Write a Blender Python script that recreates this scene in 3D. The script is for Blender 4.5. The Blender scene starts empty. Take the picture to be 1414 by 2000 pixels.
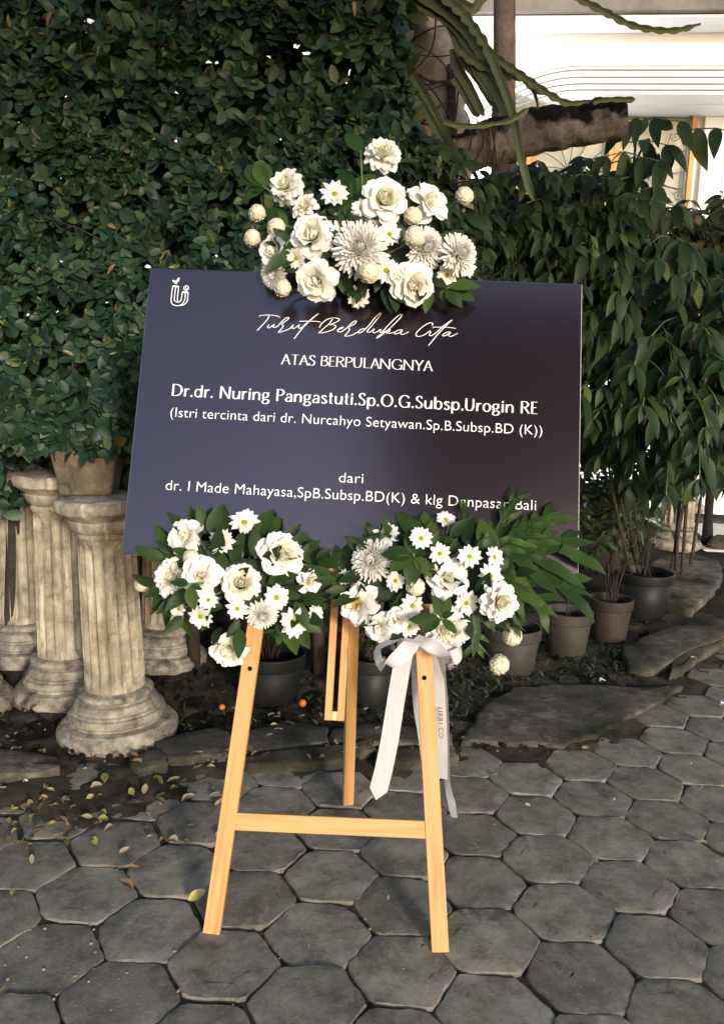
import bpy, bmesh, math, random
import numpy as np
from mathutils import Vector, Matrix, noise

random.seed(7); RNG = np.random.default_rng(7)
S = bpy.context.scene
COL = S.collection
R = math.radians

# ------------------------------------------------------------------ camera
FPX, PITCH, ROLL, EYE = 1650.0, math.atan(280 / 1650.0), 0.035, 1.405
FW = Vector((0, math.cos(PITCH), -math.sin(PITCH)))
_u0 = Vector((0, math.sin(PITCH), math.cos(PITCH))); _r0 = Vector((1, 0, 0))
RT = _r0 * math.cos(ROLL) + _u0 * math.sin(ROLL)
UP = _u0 * math.cos(ROLL) - _r0 * math.sin(ROLL)
CAMP = Vector((0, 0, EYE))
cam = bpy.data.cameras.new('camera'); camo = bpy.data.objects.new('camera', cam); COL.objects.link(camo)
cam.sensor_fit = 'VERTICAL'; cam.sensor_height = 36.0; cam.sensor_width = 36.0
cam.lens = FPX / 2000 * 36.0; cam.clip_end = 500; cam.clip_start = 0.05
camo.matrix_world = Matrix.Translation(CAMP) @ Matrix((RT, UP, -FW)).transposed().to_4x4()
S.camera = camo

# ------------------------------------------------------------------ light
SUN_TO = Vector((0.36, -0.85, 0.212)).normalized()
w = bpy.data.worlds.new('World'); S.world = w; w.use_nodes = True
nt = w.node_tree; nt.nodes.clear()
sky = nt.nodes.new('ShaderNodeTexSky'); sky.sky_type = 'NISHITA'; sky.sun_disc = False
sky.sun_elevation = math.asin(SUN_TO.z); sky.sun_rotation = math.atan2(SUN_TO.x, SUN_TO.y)
bg = nt.nodes.new('ShaderNodeBackground'); bg.inputs['Strength'].default_value = 0.15
wo = nt.nodes.new('ShaderNodeOutputWorld')
nt.links.new(sky.outputs[0], bg.inputs[0]); nt.links.new(bg.outputs[0], wo.inputs[0])
sl = bpy.data.lights.new('sun', 'SUN'); sl.energy = 2.0; sl.angle = R(7.0); sl.color = (1.0, 0.945, 0.87)
so = bpy.data.objects.new('sun', sl); COL.objects.link(so)
so.rotation_euler = SUN_TO.to_track_quat('Z', 'Y').to_euler(); so.location = SUN_TO * 20
vs = S.view_settings; vs.view_transform = 'Standard'; vs.look = 'None'; vs.gamma = 1; vs.use_curve_mapping = False
vs.exposure = 1.1
S.cycles.max_bounces = 6; S.cycles.transparent_max_bounces = 6; S.cycles.use_denoising = True

# ------------------------------------------------------------------ helpers: photo rays to places
def ray(px, py): return FW + RT * ((px - 707) / FPX) + UP * ((1000 - py) / FPX)
def onY(px, py, Y): d = ray(px, py); return CAMP + d * (Y / d.y)
def onG(px, py, z=0.0): d = ray(px, py); return CAMP + d * ((z - EYE) / d.z)
def topx(p):
    d = Vector(p) - CAMP; z = d.dot(FW); return 707 + FPX * d.dot(RT) / z, 1000 - FPX * d.dot(UP) / z, z
# the board's plane
_by, _bt, _br = R(-2.2), R(-19.0), R(0.45)
BROT = Matrix.Rotation(_by, 3, 'Z') @ Matrix.Rotation(_bt, 3, 'X') @ Matrix.Rotation(_br, 3, 'Y')
BX, BN, BU = BROT @ Vector((1, 0, 0)), BROT @ Vector((0, -1, 0)), BROT @ Vector((0, 0, 1))
BC = Vector((-0.0255, 2.296, EYE - 0.128))
BMAT = Matrix.Translation(BC) @ Matrix((BX, BU, BN)).transposed().to_4x4()
BW, BH = 1.2, 0.81
def onB(px, py, t=0.0):
    d = ray(px, py); o = BC + BN * t; return CAMP + d * ((o - CAMP).dot(BN) / d.dot(BN))
def buv(px, py):
    p = onB(px, py) - BC; return p.dot(BX), p.dot(BU)

# ------------------------------------------------------------------ helpers: meshes and objects
def link(o, parent=None, M=None):
    COL.objects.link(o)
    if parent is not None: o.parent = parent
    if M is not None: o.matrix_basis = M
    return o
def mesh(name, v, f, mat=None, smooth=True):
    me = bpy.data.meshes.new(name); me.from_pydata([tuple(map(float, p)) for p in v], [], f)
    if mat: me.materials.append(mat)
    if smooth: me.polygons.foreach_set('use_smooth', [True] * len(me.polygons))
    me.update(); return me
def obj(name, me, parent=None, M=None, **kw):
    o = bpy.data.objects.new(name, me)
    for k, v_ in kw.items(): o[k] = v_
    return link(o, parent, M)
def tag(o, label, cat, group=None, kind=None):
    o['label'] = label; o['category'] = cat
    if group: o['group'] = group
    o['kind'] = kind or 'thing'
    return o
def thing(name, label, cat, M=None, group=None):
    o = bpy.data.objects.new(name, None); o.empty_display_size = 0.05
    link(o, None, M if isinstance(M, Matrix) else (Matrix.Translation(M) if M is not None else None))
    return tag(o, label, cat, group)

class MB:
    def __init__(s): s.v = []; s.f = []
    def add(s, v, f):
        n = len(s.v); s.v += [Vector(p) for p in v]; s.f += [tuple(i + n for i in q) for q in f]; return s
    def box(s, a, b, M=None):
        (x0, y0, z0), (x1, y1, z1) = a, b
        v = [Vector(p) for p in ((x0,y0,z0),(x1,y0,z0),(x1,y1,z0),(x0,y1,z0),(x0,y0,z1),(x1,y0,z1),(x1,y1,z1),(x0,y1,z1))]
        if M: v = [M @ p for p in v]
        return s.add(v, [(0,3,2,1),(4,5,6,7),(0,1,5,4),(1,2,6,5),(2,3,7,6),(3,0,4,7)])
    def tube(s, pts, rad, n=7, cap=True):
        pts = [Vector(p) for p in pts]; m = len(pts)
        if not hasattr(rad, '__len__'): rad = [rad] * m
        rings = []; ref = None
        for i, p in enumerate(pts):
            t = (pts[min(i + 1, m - 1)] - pts[max(i - 1, 0)]).normalized()
            if ref is None: ref = t.orthogonal().normalized()
            ref = (ref - t * ref.dot(t)).normalized(); b = t.cross(ref)
            rings.append([p + (ref * math.cos(a) + b * math.sin(a)) * rad[i] for a in [2 * math.pi * k / n for k in range(n)]])
        v = [q for r_ in rings for q in r_]
        f = [(i*n+k, i*n+(k+1)%n, (i+1)*n+(k+1)%n, (i+1)*n+k) for i in range(m-1) for k in range(n)]
        if cap: f += [tuple(range(n-1, -1, -1)), tuple((m-1)*n+k for k in range(n))]
        return s.add(v, f)
    def lathe(s, prof, n=32, M=None, mod=None):
        v = []
        for (r_, z) in prof:
            for k in range(n):
                a = 2 * math.pi * k / n; rr = r_ if mod is None else mod(r_, a, z)
                p = Vector((rr * math.cos(a), rr * math.sin(a), z)); v.append(M @ p if M else p)
        m = len(prof)
        f = [(i*n+k, i*n+(k+1)%n, (i+1)*n+(k+1)%n, (i+1)*n+k) for i in range(m-1) for k in range(n)]
        return s.add(v, f)
    def mesh(s, name, mat=None, smooth=False): return mesh(name, s.v, s.f, mat, smooth)

def sharp(me, a=32):
    me.set_sharp_from_angle(angle=R(a)); return me
def bevel(me, w_, seg=2, ang=30):
    bm = bmesh.new(); bm.from_mesh(me)
    bmesh.ops.bevel(bm, geom=[e for e in bm.edges if len(e.link_faces) == 2 and e.calc_face_angle(0) > R(ang)], offset=w_, segments=seg, affect='EDGES', profile=0.5)
    bm.to_mesh(me); bm.free(); return me
def cr(pts, n=6):
    P = [Vector(p) for p in pts]; P = [P[0] * 2 - P[1]] + P + [P[-1] * 2 - P[-2]]; out = []
    for i in range(1, len(P) - 2):
        a, b, c, d = P[i-1:i+3]
        for k in range(n):
            t = k / n
            out.append(0.5 * ((2*b) + (c-a)*t + (2*a-5*b+4*c-d)*t*t + (3*b-a-3*c+d)*t*t*t))
    out.append(P[-2]); return out
def frame(pos, ydir, nrm, sc=1.0):
    y = Vector(ydir).normalized(); x = y.cross(Vector(nrm))
    if x.length < 1e-5: x = y.orthogonal()
    x.normalize(); z = x.cross(y)
    return Matrix.Translation(pos) @ Matrix((x, y, z)).transposed().to_4x4() @ Matrix.Scale(sc, 4)
def zframe(pos, zdir, sc=1.0, spin=0.0):
    q = Vector(zdir).to_track_quat('Z', 'Y').to_matrix().to_4x4()
    return Matrix.Translation(pos) @ q @ Matrix.Rotation(spin, 4, 'Z') @ Matrix.Scale(sc, 4)

# ------------------------------------------------------------------ materials
def new_mat(name):
    m = bpy.data.materials.new(name); m.use_nodes = True; t = m.node_tree; b = t.nodes['Principled BSDF']
    return m, t, b
def N(t, typ, **kw):
    n = t.nodes.new(typ)
    for k, v_ in kw.items():
        if k in n.inputs: n.inputs[k].default_value = v_
        else: setattr(n, k, v_)
    return n
def L(t, a, b): t.links.new(a, b)
def ramp(t, cols, fac, inter='LINEAR'):
    r_ = t.nodes.new('ShaderNodeValToRGB'); e = r_.color_ramp; e.interpolation = inter
    while len(e.elements) < len(cols): e.elements.new(0.5)
    for el, (p, c) in zip(e.elements, cols): el.position = p; el.color = (*c, 1)
    L(t, fac, r_.inputs[0]); return r_.outputs[0]
def coords(t, scale=(1, 1, 1), rand=True):
    tc = N(t, 'ShaderNodeTexCoord'); mp = N(t, 'ShaderNodeMapping'); mp.inputs['Scale'].default_value = scale
    L(t, tc.outputs['Object'], mp.inputs['Vector'])
    if rand:
        oi = N(t, 'ShaderNodeObjectInfo'); mu = N(t, 'ShaderNodeMath', operation='MULTIPLY'); mu.inputs[1].default_value = 37.0
        L(t, oi.outputs['Random'], mu.inputs[0]); L(t, mu.outputs[0], mp.inputs['Location'])
    return mp.outputs[0]
def tnoise(t, vec, scale, detail=6, rough=0.55, dist=0.0):
    n = N(t, 'ShaderNodeTexNoise', Scale=scale, Detail=detail, Roughness=rough, Distortion=dist); L(t, vec, n.inputs['Vector']); return n.outputs['Fac']
def bumpn(t, b, h, strength, dist=0.01):
    bn = N(t, 'ShaderNodeBump', Strength=strength, Distance=dist); L(t, h, bn.inputs['Height']); L(t, bn.outputs[0], b.inputs['Normal'])
def mixc(t, fac, a, b):
    m = N(t, 'ShaderNodeMix', data_type='RGBA')
    if isinstance(fac, float): m.inputs[0].default_value = fac
    else: L(t, fac, m.inputs[0])
    for i, s_ in ((6, a), (7, b)):
        if isinstance(s_, tuple): m.inputs[i].default_value = (*s_, 1)
        else: L(t, s_, m.inputs[i])
    return m.outputs[2]
def translucent(t, b, col, amt):
    tr = N(t, 'ShaderNodeBsdfTranslucent'); mx = N(t, 'ShaderNodeMixShader'); mx.inputs[0].default_value = amt
    if isinstance(col, tuple): tr.inputs[0].default_value = (*col, 1)
    else: L(t, col, tr.inputs[0])
    out = t.nodes['Material Output']; L(t, b.outputs[0], mx.inputs[1]); L(t, tr.outputs[0], mx.inputs[2]); L(t, mx.outputs[0], out.inputs[0])
def speckle(name, cols, scale=9, rough=0.8, bump=0.4, bscale=90, dist=0.004, cscale=(1, 1, 1), spec=0.3, second=None):
    m, t, b = new_mat(name); v = coords(t, cscale)
    c = ramp(t, cols, tnoise(t, v, scale, 8, 0.65, 0.3))
    if second:
        c2, sc2, lo, hi = second
        f = ramp(t, [(lo, (0, 0, 0)), (hi, (1, 1, 1))], tnoise(t, v, sc2, 5, 0.6)); c = mixc(t, f, c, c2)
    L(t, c, b.inputs['Base Color']); b.inputs['Roughness'].default_value = rough; b.inputs['Specular IOR Level'].default_value = spec
    if bump: bumpn(t, b, tnoise(t, v, bscale, 8, 0.7), bump, dist)
    return m
def plain(name, c, rough=0.5, spec=0.5, metal=0.0):
    m, t, b = new_mat(name); b.inputs['Base Color'].default_value = (*c, 1); b.inputs['Roughness'].default_value = rough
    b.inputs['Specular IOR Level'].default_value = spec; b.inputs['Metallic'].default_value = metal; return m
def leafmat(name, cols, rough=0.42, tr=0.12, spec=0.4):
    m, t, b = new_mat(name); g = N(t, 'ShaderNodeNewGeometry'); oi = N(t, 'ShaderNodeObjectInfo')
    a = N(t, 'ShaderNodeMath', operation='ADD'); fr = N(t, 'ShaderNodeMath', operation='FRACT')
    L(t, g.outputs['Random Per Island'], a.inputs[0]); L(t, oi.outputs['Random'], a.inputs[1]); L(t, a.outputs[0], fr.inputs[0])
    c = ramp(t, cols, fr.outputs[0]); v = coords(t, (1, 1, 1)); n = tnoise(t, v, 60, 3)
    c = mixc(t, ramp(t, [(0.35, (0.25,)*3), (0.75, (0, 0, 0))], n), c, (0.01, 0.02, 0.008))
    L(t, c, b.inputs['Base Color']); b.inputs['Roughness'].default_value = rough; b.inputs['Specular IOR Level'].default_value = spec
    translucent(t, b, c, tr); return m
def petalmat(name, c, c2, tr=0.27):
    m, t, b = new_mat(name); v = coords(t); n = tnoise(t, v, 1.5, 3)
    cc = mixc(t, n, c, c2); tc = N(t, 'ShaderNodeTexCoord'); ln = N(t, 'ShaderNodeVectorMath', operation='LENGTH'); L(t, tc.outputs['Object'], ln.inputs[0])
    cc = mixc(t, ramp(t, [(0.22, (0.75,) * 3), (0.62, (0, 0, 0))], ln.outputs['Value']), cc, (0.80, 0.74, 0.46))
    L(t, cc, b.inputs['Base Color']); b.inputs['Roughness'].default_value = 0.6; b.inputs['Specular IOR Level'].default_value = 0.15
    translucent(t, b, cc, tr); return m

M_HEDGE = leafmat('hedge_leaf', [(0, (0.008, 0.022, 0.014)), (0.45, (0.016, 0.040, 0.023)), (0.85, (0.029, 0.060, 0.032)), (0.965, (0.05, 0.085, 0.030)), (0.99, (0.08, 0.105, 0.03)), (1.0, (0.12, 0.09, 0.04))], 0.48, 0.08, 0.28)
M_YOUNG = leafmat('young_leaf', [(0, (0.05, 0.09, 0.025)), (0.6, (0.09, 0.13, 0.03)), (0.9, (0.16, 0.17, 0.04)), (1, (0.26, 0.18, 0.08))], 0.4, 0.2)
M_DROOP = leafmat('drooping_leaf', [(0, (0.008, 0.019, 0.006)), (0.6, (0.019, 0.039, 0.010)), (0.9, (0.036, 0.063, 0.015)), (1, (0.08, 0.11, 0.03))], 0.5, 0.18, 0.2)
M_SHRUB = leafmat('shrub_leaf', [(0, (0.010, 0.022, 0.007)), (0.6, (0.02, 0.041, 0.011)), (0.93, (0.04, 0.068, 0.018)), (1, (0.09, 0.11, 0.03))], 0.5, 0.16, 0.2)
M_FAR = leafmat('far_leaf', [(0, (0.018, 0.024, 0.009)), (0.5, (0.035, 0.045, 0.014)), (0.9, (0.07, 0.07, 0.025)), (1, (0.12, 0.09, 0.03))], 0.5, 0.25, 0.3)
M_CUTLEAF = leafmat('cut_foliage', [(0, (0.015, 0.034, 0.006)), (0.6, (0.026, 0.054, 0.009)), (1, (0.048, 0.080, 0.014))], 0.45, 0.12, 0.16)
M_FILL = leafmat('filler_foliage', [(0, (0.009, 0.022, 0.006)), (1, (0.024, 0.047, 0.010))], 0.5, 0.08, 0.15)
M_CACT = speckle('cactus_skin', [(0.3, (0.020, 0.034, 0.012)), (0.6, (0.042, 0.064, 0.021)), (0.8, (0.11, 0.11, 0.03))], 5, 0.5, 0.2, 60, 0.002, spec=0.4)
M_PETAL = petalmat('petal_white', (0.77, 0.755, 0.70), (0.80, 0.79, 0.755))
M_PCREAM = petalmat('petal_cream', (0.81, 0.775, 0.655), (0.83, 0.81, 0.73))
M_DAISY = petalmat('daisy_white', (0.74, 0.725, 0.68), (0.77, 0.76, 0.73), 0.25)
M_POMP = petalmat('pompon_cream', (0.74, 0.68, 0.50), (0.77, 0.73, 0.60), 0.2)
M_EYE = speckle('daisy_eye', [(0.35, (0.14, 0.20, 0.02)), (0.65, (0.30, 0.31, 0.04))], 20, 0.7, 0.5, 60)
M_STAMEN = plain('stamen_yellow', (0.7, 0.42, 0.05), 0.6)
M_STEM = plain('green_stem', (0.07, 0.11, 0.03), 0.5)
M_TWIG = speckle('twig_bark', [(0.3, (0.016, 0.012, 0.008)), (0.7, (0.045, 0.033, 0.024))], 30, 0.85, 0.4, 80)
M_FOAM = speckle('wet_floral_foam', [(0.3, (0.012, 0.02, 0.012)), (0.7, (0.02, 0.032, 0.018))], 40, 0.9, 0.5, 120)
M_LET = plain('white_print', (0.80, 0.78, 0.78), 0.55)
M_INK = plain('black_print', (0.02, 0.02, 0.03), 0.6)
M_HOLE_SHADE = plain('hole_shade_black', (0.006, 0.005, 0.004), 0.9, 0.1)
M_SOIL = speckle('garden_soil', [(0.3, (0.010, 0.008, 0.006)), (0.55, (0.022, 0.017, 0.012)), (0.75, (0.05, 0.038, 0.026))], 14, 0.95, 1.0, 70, 0.02, spec=0.1, second=((0.02, 0.026, 0.010), 3, 0.5, 0.7))
M_JOINT = speckle('joint_dirt', [(0.35, (0.010, 0.008, 0.007)), (0.7, (0.030, 0.024, 0.018))], 20, 0.95, 0.8, 90, 0.01, spec=0.1)
M_DIRT = speckle('spread_dirt', [(0.35, (0.026, 0.020, 0.015)), (0.55, (0.060, 0.047, 0.034)), (0.8, (0.12, 0.095, 0.07))], 10, 0.95, 0.9, 70, 0.012, spec=0.1)
M_KERB = speckle('kerb_stone', [(0.3, (0.045, 0.038, 0.031)), (0.5, (0.09, 0.077, 0.063)), (0.72, (0.21, 0.185, 0.16))], 16, 0.95, 0.9, 90, 0.010, spec=0.1, second=((0.014, 0.016, 0.010), 4, 0.45, 0.65))
M_SHADEWALL = speckle('shade_dark_wall', [(0.3, (0.006, 0.007, 0.004)), (0.7, (0.020, 0.020, 0.013))], 4, 0.95, 0.8, 40, 0.03, spec=0.1)  # near-black stands for the shade behind the columns
M_PLANTER = speckle('planter_concrete', [(0.3, (0.05, 0.04, 0.024)), (0.55, (0.13, 0.10, 0.062)), (0.8, (0.26, 0.21, 0.14))], 14, 0.9, 0.8, 60, 0.012)
M_POTB = speckle('black_plastic', [(0.3, (0.007, 0.007, 0.007)), (0.7, (0.013, 0.013, 0.012))], 6, 0.5, 0.15, 60, spec=0.2, second=((0.03, 0.027, 0.022), 5, 0.6, 0.85))
M_POTG = speckle('dusty_plastic', [(0.3, (0.024, 0.021, 0.017)), (0.7, (0.055, 0.048, 0.037))], 5, 0.65, 0.2, 60, spec=0.3, second=((0.02, 0.018, 0.015), 4, 0.5, 0.75))
M_POTBR = speckle('brown_plastic', [(0.3, (0.02, 0.014, 0.011)), (0.7, (0.042, 0.031, 0.023))], 6, 0.7, 0.2, 60, second=((0.015, 0.013, 0.011), 4, 0.5, 0.75))
M_ORANGE = plain('orange_skin', (0.45, 0.13, 0.02), 0.5)
M_PALEF = plain('pale_fruit_skin', (0.45, 0.36, 0.14), 0.5)
M_WHITE = speckle('white_paint', [(0.3, (0.74, 0.765, 0.79)), (0.7, (0.80, 0.815, 0.83))], 2, 0.7, 0.1, 30, second=((0.62, 0.62, 0.60), 1.2, 0.6, 0.85))
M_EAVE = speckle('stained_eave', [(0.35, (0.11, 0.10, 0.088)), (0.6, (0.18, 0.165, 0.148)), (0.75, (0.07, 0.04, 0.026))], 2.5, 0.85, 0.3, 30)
M_SHADOWGAP = plain('grey_shadow_gap', (0.16, 0.17, 0.155), 0.8)  # flat grey stands for shadow between facade steps
M_FRAME = speckle('orange_wood', [(0.3, (0.34, 0.15, 0.04)), (0.7, (0.50, 0.24, 0.07))], 6, 0.5, 0.1, 40)
M_IRON = plain('grey_iron', (0.10, 0.11, 0.11), 0.5)
M_CURT = plain('pale_curtain', (0.62, 0.58, 0.50), 0.9)
M_RIB = None

def m_column():
    m, t, b = new_mat('weathered_column'); v = coords(t)
    c = ramp(t, [(0.28, (0.12, 0.095, 0.066)), (0.5, (0.30, 0.25, 0.185)), (0.72, (0.45, 0.395, 0.31))], tnoise(t, v, 12, 8, 0.7, 0.4))
    v2 = coords(t, (1, 1, 0.12)); st = tnoise(t, v2, 26, 6, 0.7)
    c = mixc(t, ramp(t, [(0.46, (0, 0, 0)), (0.62, (0.5,)*3)], st), c, (0.125, 0.098, 0.068))
    v3 = coords(t, (1, 1, 0.10)); c = mixc(t, ramp(t, [(0.56, (0, 0, 0)), (0.66, (0.7,)*3)], tnoise(t, v3, 34, 5, 0.6)), c, (0.52, 0.46, 0.36))
    c = mixc(t, ramp(t, [(0.55, (0, 0, 0)), (0.72, (0.75,)*3)], tnoise(t, v, 11, 6, 0.7)), c, (0.045, 0.043, 0.030))
    L(t, c, b.inputs['Base Color']); b.inputs['Roughness'].default_value = 0.9; b.inputs['Specular IOR Level'].default_value = 0.2
    bumpn(t, b, tnoise(t, v, 60, 8, 0.75), 0.6, 0.006); return m
M_COLUMN = m_column()
M_COLBASE = speckle('weathered_base', [(0.3, (0.085, 0.07, 0.052)), (0.48, (0.21, 0.178, 0.135)), (0.7, (0.40, 0.35, 0.28))], 18, 0.9, 0.9, 80, 0.006, second=((0.055, 0.05, 0.037), 13, 0.52, 0.68))

def m_paver():
    m, t, b = new_mat('paver_concrete'); v = coords(t); oi = N(t, 'ShaderNodeObjectInfo')
    base = ramp(t, [(0, (0.175, 0.152, 0.123)), (0.5, (0.213, 0.185, 0.150)), (1, (0.255, 0.224, 0.183))], oi.outputs['Random'])
    c = mixc(t, ramp(t, [(0.36, (0.85,)*3), (0.60, (0, 0, 0))], tnoise(t, v, 9, 8, 0.72)), base, (0.080, 0.068, 0.054))
    c = mixc(t, ramp(t, [(0.52, (0, 0, 0)), (0.70, (0.7,)*3)], tnoise(t, v, 24, 8, 0.8)), c, (0.27, 0.245, 0.21))
    c = mixc(t, ramp(t, [(0.68, (0, 0, 0)), (0.74, (0.7,)*3)], tnoise(t, v, 120, 2, 0.5)), c, (0.33, 0.31, 0.28))
    L(t, c, b.inputs['Base Color']); b.inputs['Roughness'].default_value = 0.92; b.inputs['Specular IOR Level'].default_value = 0.12
    h = N(t, 'ShaderNodeMath', operation='ADD'); L(t, tnoise(t, v, 30, 6, 0.7), h.inputs[0])
    h2 = N(t, 'ShaderNodeMath', operation='MULTIPLY'); h2.inputs[1].default_value = 0.8; L(t, tnoise(t, v, 130, 6, 0.8), h2.inputs[0]); L(t, h2.outputs[0], h.inputs[1])
    bumpn(t, b, h.outputs[0], 0.5, 0.006); return m
M_PAVER = m_paver()

def m_board():
    m, t, b = new_mat('navy_canvas'); v = coords(t, rand=False)
    wv = N(t, 'ShaderNodeTexWave', Scale=170.0, Distortion=0.6); wv.bands_direction = 'X'; L(t, v, wv.inputs['Vector'])
    wv2 = N(t, 'ShaderNodeTexWave', Scale=130.0, Distortion=0.6); wv2.bands_direction = 'Y'; L(t, v, wv2.inputs['Vector'])
    ad = N(t, 'ShaderNodeMath', operation='ADD'); L(t, wv.outputs['Fac'], ad.inputs[0]); L(t, wv2.outputs['Fac'], ad.inputs[1])
    c = mixc(t, tnoise(t, v, 400, 2), (0.0055, 0.0042, 0.0065), (0.0085, 0.0068, 0.0095))
    L(t, c, b.inputs['Base Color']); b.inputs['Roughness'].default_value = 0.17; b.inputs['Specular IOR Level'].default_value = 1.0; b.inputs['Specular Tint'].default_value = (1.0, 0.80, 0.93, 1); b.inputs['Coat Weight'].default_value = 0.8; b.inputs['Coat Tint'].default_value = (1, .9, .95, 1); b.inputs['Coat Roughness'].default_value = 0.16
    bumpn(t, b, ad.outputs[0], 0.04, 0.0008); return m
M_BOARD = m_board()
M_EDGE = plain('board_edge', (0.55, 0.53, 0.5), 0.7)

def m_wood():
    m, t, b = new_mat('pine_wood'); v = coords(t, (34, 1.6, 34)); v1 = coords(t, (9, 0.5, 9))
    c = ramp(t, [(0.25, (0.34, 0.165, 0.055)), (0.5, (0.49, 0.265, 0.100)), (0.8, (0.575, 0.335, 0.142))], tnoise(t, v, 1.6, 5, 0.6, 0.6))
    c = mixc(t, ramp(t, [(0.55, (0, 0, 0)), (0.70, (0.55,)*3)], tnoise(t, v1, 2.2, 6, 0.6, 1.2)), c, (0.33, 0.17, 0.065))
    v4 = coords(t, (3, 3, 3)); c = mixc(t, ramp(t, [(0.62, (0, 0, 0)), (0.8, (0.5,)*3)], tnoise(t, v4, 5, 6, 0.7)), c, (0.26, 0.14, 0.06))
    L(t, c, b.inputs['Base Color']); b.inputs['Roughness'].default_value = 0.48; b.inputs['Specular IOR Level'].default_value = 0.35
    bumpn(t, b, tnoise(t, v, 4, 4, 0.6), 0.12, 0.002); return m
M_WOOD = m_wood()
M_WOODEND = plain('pale_end_grain', (0.62, 0.42, 0.2), 0.6)
def m_bark(name, cols, moss, lo, hi, upm=0.0):
    m, t, b = new_mat(name); v = coords(t, (1, 1, 0.7), False)
    c = ramp(t, cols, tnoise(t, v, 9, 8, 0.7, 0.6))
    f = tnoise(t, v, 4, 6, 0.65)
    if upm:
        g = N(t, 'ShaderNodeNewGeometry'); sx = N(t, 'ShaderNodeSeparateXYZ'); L(t, g.outputs['Normal'], sx.inputs[0])
        ml = N(t, 'ShaderNodeMath', operation='MULTIPLY_ADD'); ml.inputs[1].default_value = upm; L(t, sx.outputs['Z'], ml.inputs[0]); L(t, f, ml.inputs[2]); f = ml.outputs[0]
    c = mixc(t, ramp(t, [(lo, (0, 0, 0)), (hi, (1, 1, 1))], f), c, moss)
    L(t, c, b.inputs['Base Color']); b.inputs['Roughness'].default_value = 0.92; b.inputs['Specular IOR Level'].default_value = 0.15
    bumpn(t, b, tnoise(t, v, 22, 8, 0.75), 1.0, 0.03); return m
M_BARK = m_bark('old_bark', [(0.3, (0.17, 0.145, 0.135)), (0.5, (0.38, 0.335, 0.315)), (0.72, (0.56, 0.51, 0.485))], (0.010, 0.008, 0.007), 0.58, 0.66, 0.25)
M_BARKL = m_bark('mossy_limb_bark', [(0.3, (0.08, 0.068, 0.062)), (0.5, (0.21, 0.18, 0.165)), (0.75, (0.36, 0.32, 0.295))], (0.008, 0.0065, 0.006), 0.49, 0.60, 0.36)
M_BARK2 = m_bark('brown_bark', [(0.3, (0.05, 0.032, 0.024)), (0.6, (0.14, 0.095, 0.072)), (0.8, (0.22, 0.16, 0.125))], (0.03, 0.02, 0.015), 0.55, 0.7)
M_ROOT = plain('aerial_root', (0.03, 0.02, 0.016), 0.9)

# ------------------------------------------------------------------ leaves
def leaf_tpl(W=0.5, fold=0.12, curve=0.15, nv=4, tip=1.0, base=0.0, wav=0.0, ex=.8):
    v = []; f = []
    for i in range(nv + 1):
        t = i / nv
        wd = W / 2 * (math.sin(math.pi * (t ** 0.85)) ** ex) if 0 < t < 1 else (W * 0.03)
        z = -curve * t * t; e = fold * wd * 2 + wav * math.sin(t * 9) * W
        v += [(-wd, t, z + e), (0, t, z), (wd, t, z + fold * wd * 2 - wav * math.sin(t * 9 + 1) * W)]
        if i: a = 3 * i - 3; f += [(a, a+1, a+4, a+3), (a+1, a+2, a+5, a+4)]
    return np.array(v, float), f
T_OVAL = leaf_tpl(0.56, 0.14, 0.12, 6, ex=.55)
T_OVALN = leaf_tpl(0.36, 0.22, 0.18, 5)
T_LONG = leaf_tpl(0.40, 0.16, 0.38, 6)
T_WILT = leaf_tpl(0.30, 0.32, 0.30, 6, wav=0.04)

def batch_mesh(name, tpl, pos, yd, nr, sc, mat):
    tv, tf = tpl; pos, yd, nr, sc = map(np.asarray, (pos, yd, nr, sc)); n = len(pos)
    y = yd / np.linalg.norm(yd, axis=1, keepdims=True); x = np.cross(y, nr); x /= np.linalg.norm(x, axis=1, keepdims=True) + 1e-9; z = np.cross(x, y)
    V = (tv[None, :, 0:1] * x[:, None] + tv[None, :, 1:2] * y[:, None] + tv[None, :, 2:3] * z[:, None]) * sc[:, None, None] + pos[:, None]
    k = len(tv); V = V.reshape(-1, 3); q = np.array(tf, int)
    F = (q[None] + (np.arange(n) * k)[:, None, None]).reshape(-1, q.shape[1])
    me = bpy.data.meshes.new(name); me.vertices.add(len(V)); me.vertices.foreach_set('co', V.ravel())
    me.loops.add(F.size); me.loops.foreach_set('vertex_index', F.ravel()); me.polygons.add(len(F))
    me.polygons.foreach_set('loop_start', np.arange(0, F.size, F.shape[1])); me.polygons.foreach_set('use_smooth', np.ones(len(F), bool))
    me.materials.append(mat); me.update(calc_edges=True); me.validate(); return me

def foliage(root, tpl, mat, pos, yd, nr, sc, front, nparts=300, name='leaf', stuff='leaves'):
    pos, yd, nr, sc, front = map(np.asarray, (pos, yd, nr, sc, front))
    d = pos - np.array(CAMP); z = d @ np.array(FW); px = 707 + FPX * (d @ np.array(RT)) / z; py = 1000 - FPX * (d @ np.array(UP)) / z
    vis = (px > 0) & (px < 1414) & (py > 0) & (py < 1400)
    x = np.cross(yd, nr); nn = np.cross(x, yd); nn /= np.linalg.norm(nn, axis=1, keepdims=True) + 1e-9
    face = np.abs((nn * (d / np.linalg.norm(d, axis=1, keepdims=True))).sum(1))
    score = sc / z * (0.25 + face) * vis * front
    order = np.argsort(-score); pick = order[:nparts]; rest = order[nparts:]
    me = mesh(name, tpl[0], tpl[1], mat)
    for i in pick: obj(name, me, root, root.matrix_basis.inverted() @ frame(Vector(pos[i]), Vector(yd[i]), Vector(nr[i]), float(sc[i])))
    if len(rest):
        o = obj(stuff, batch_mesh(stuff, tpl, pos[rest], yd[rest], nr[rest], sc[rest], mat), root, root.matrix_basis.inverted()); o['kind'] = 'stuff'

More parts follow.
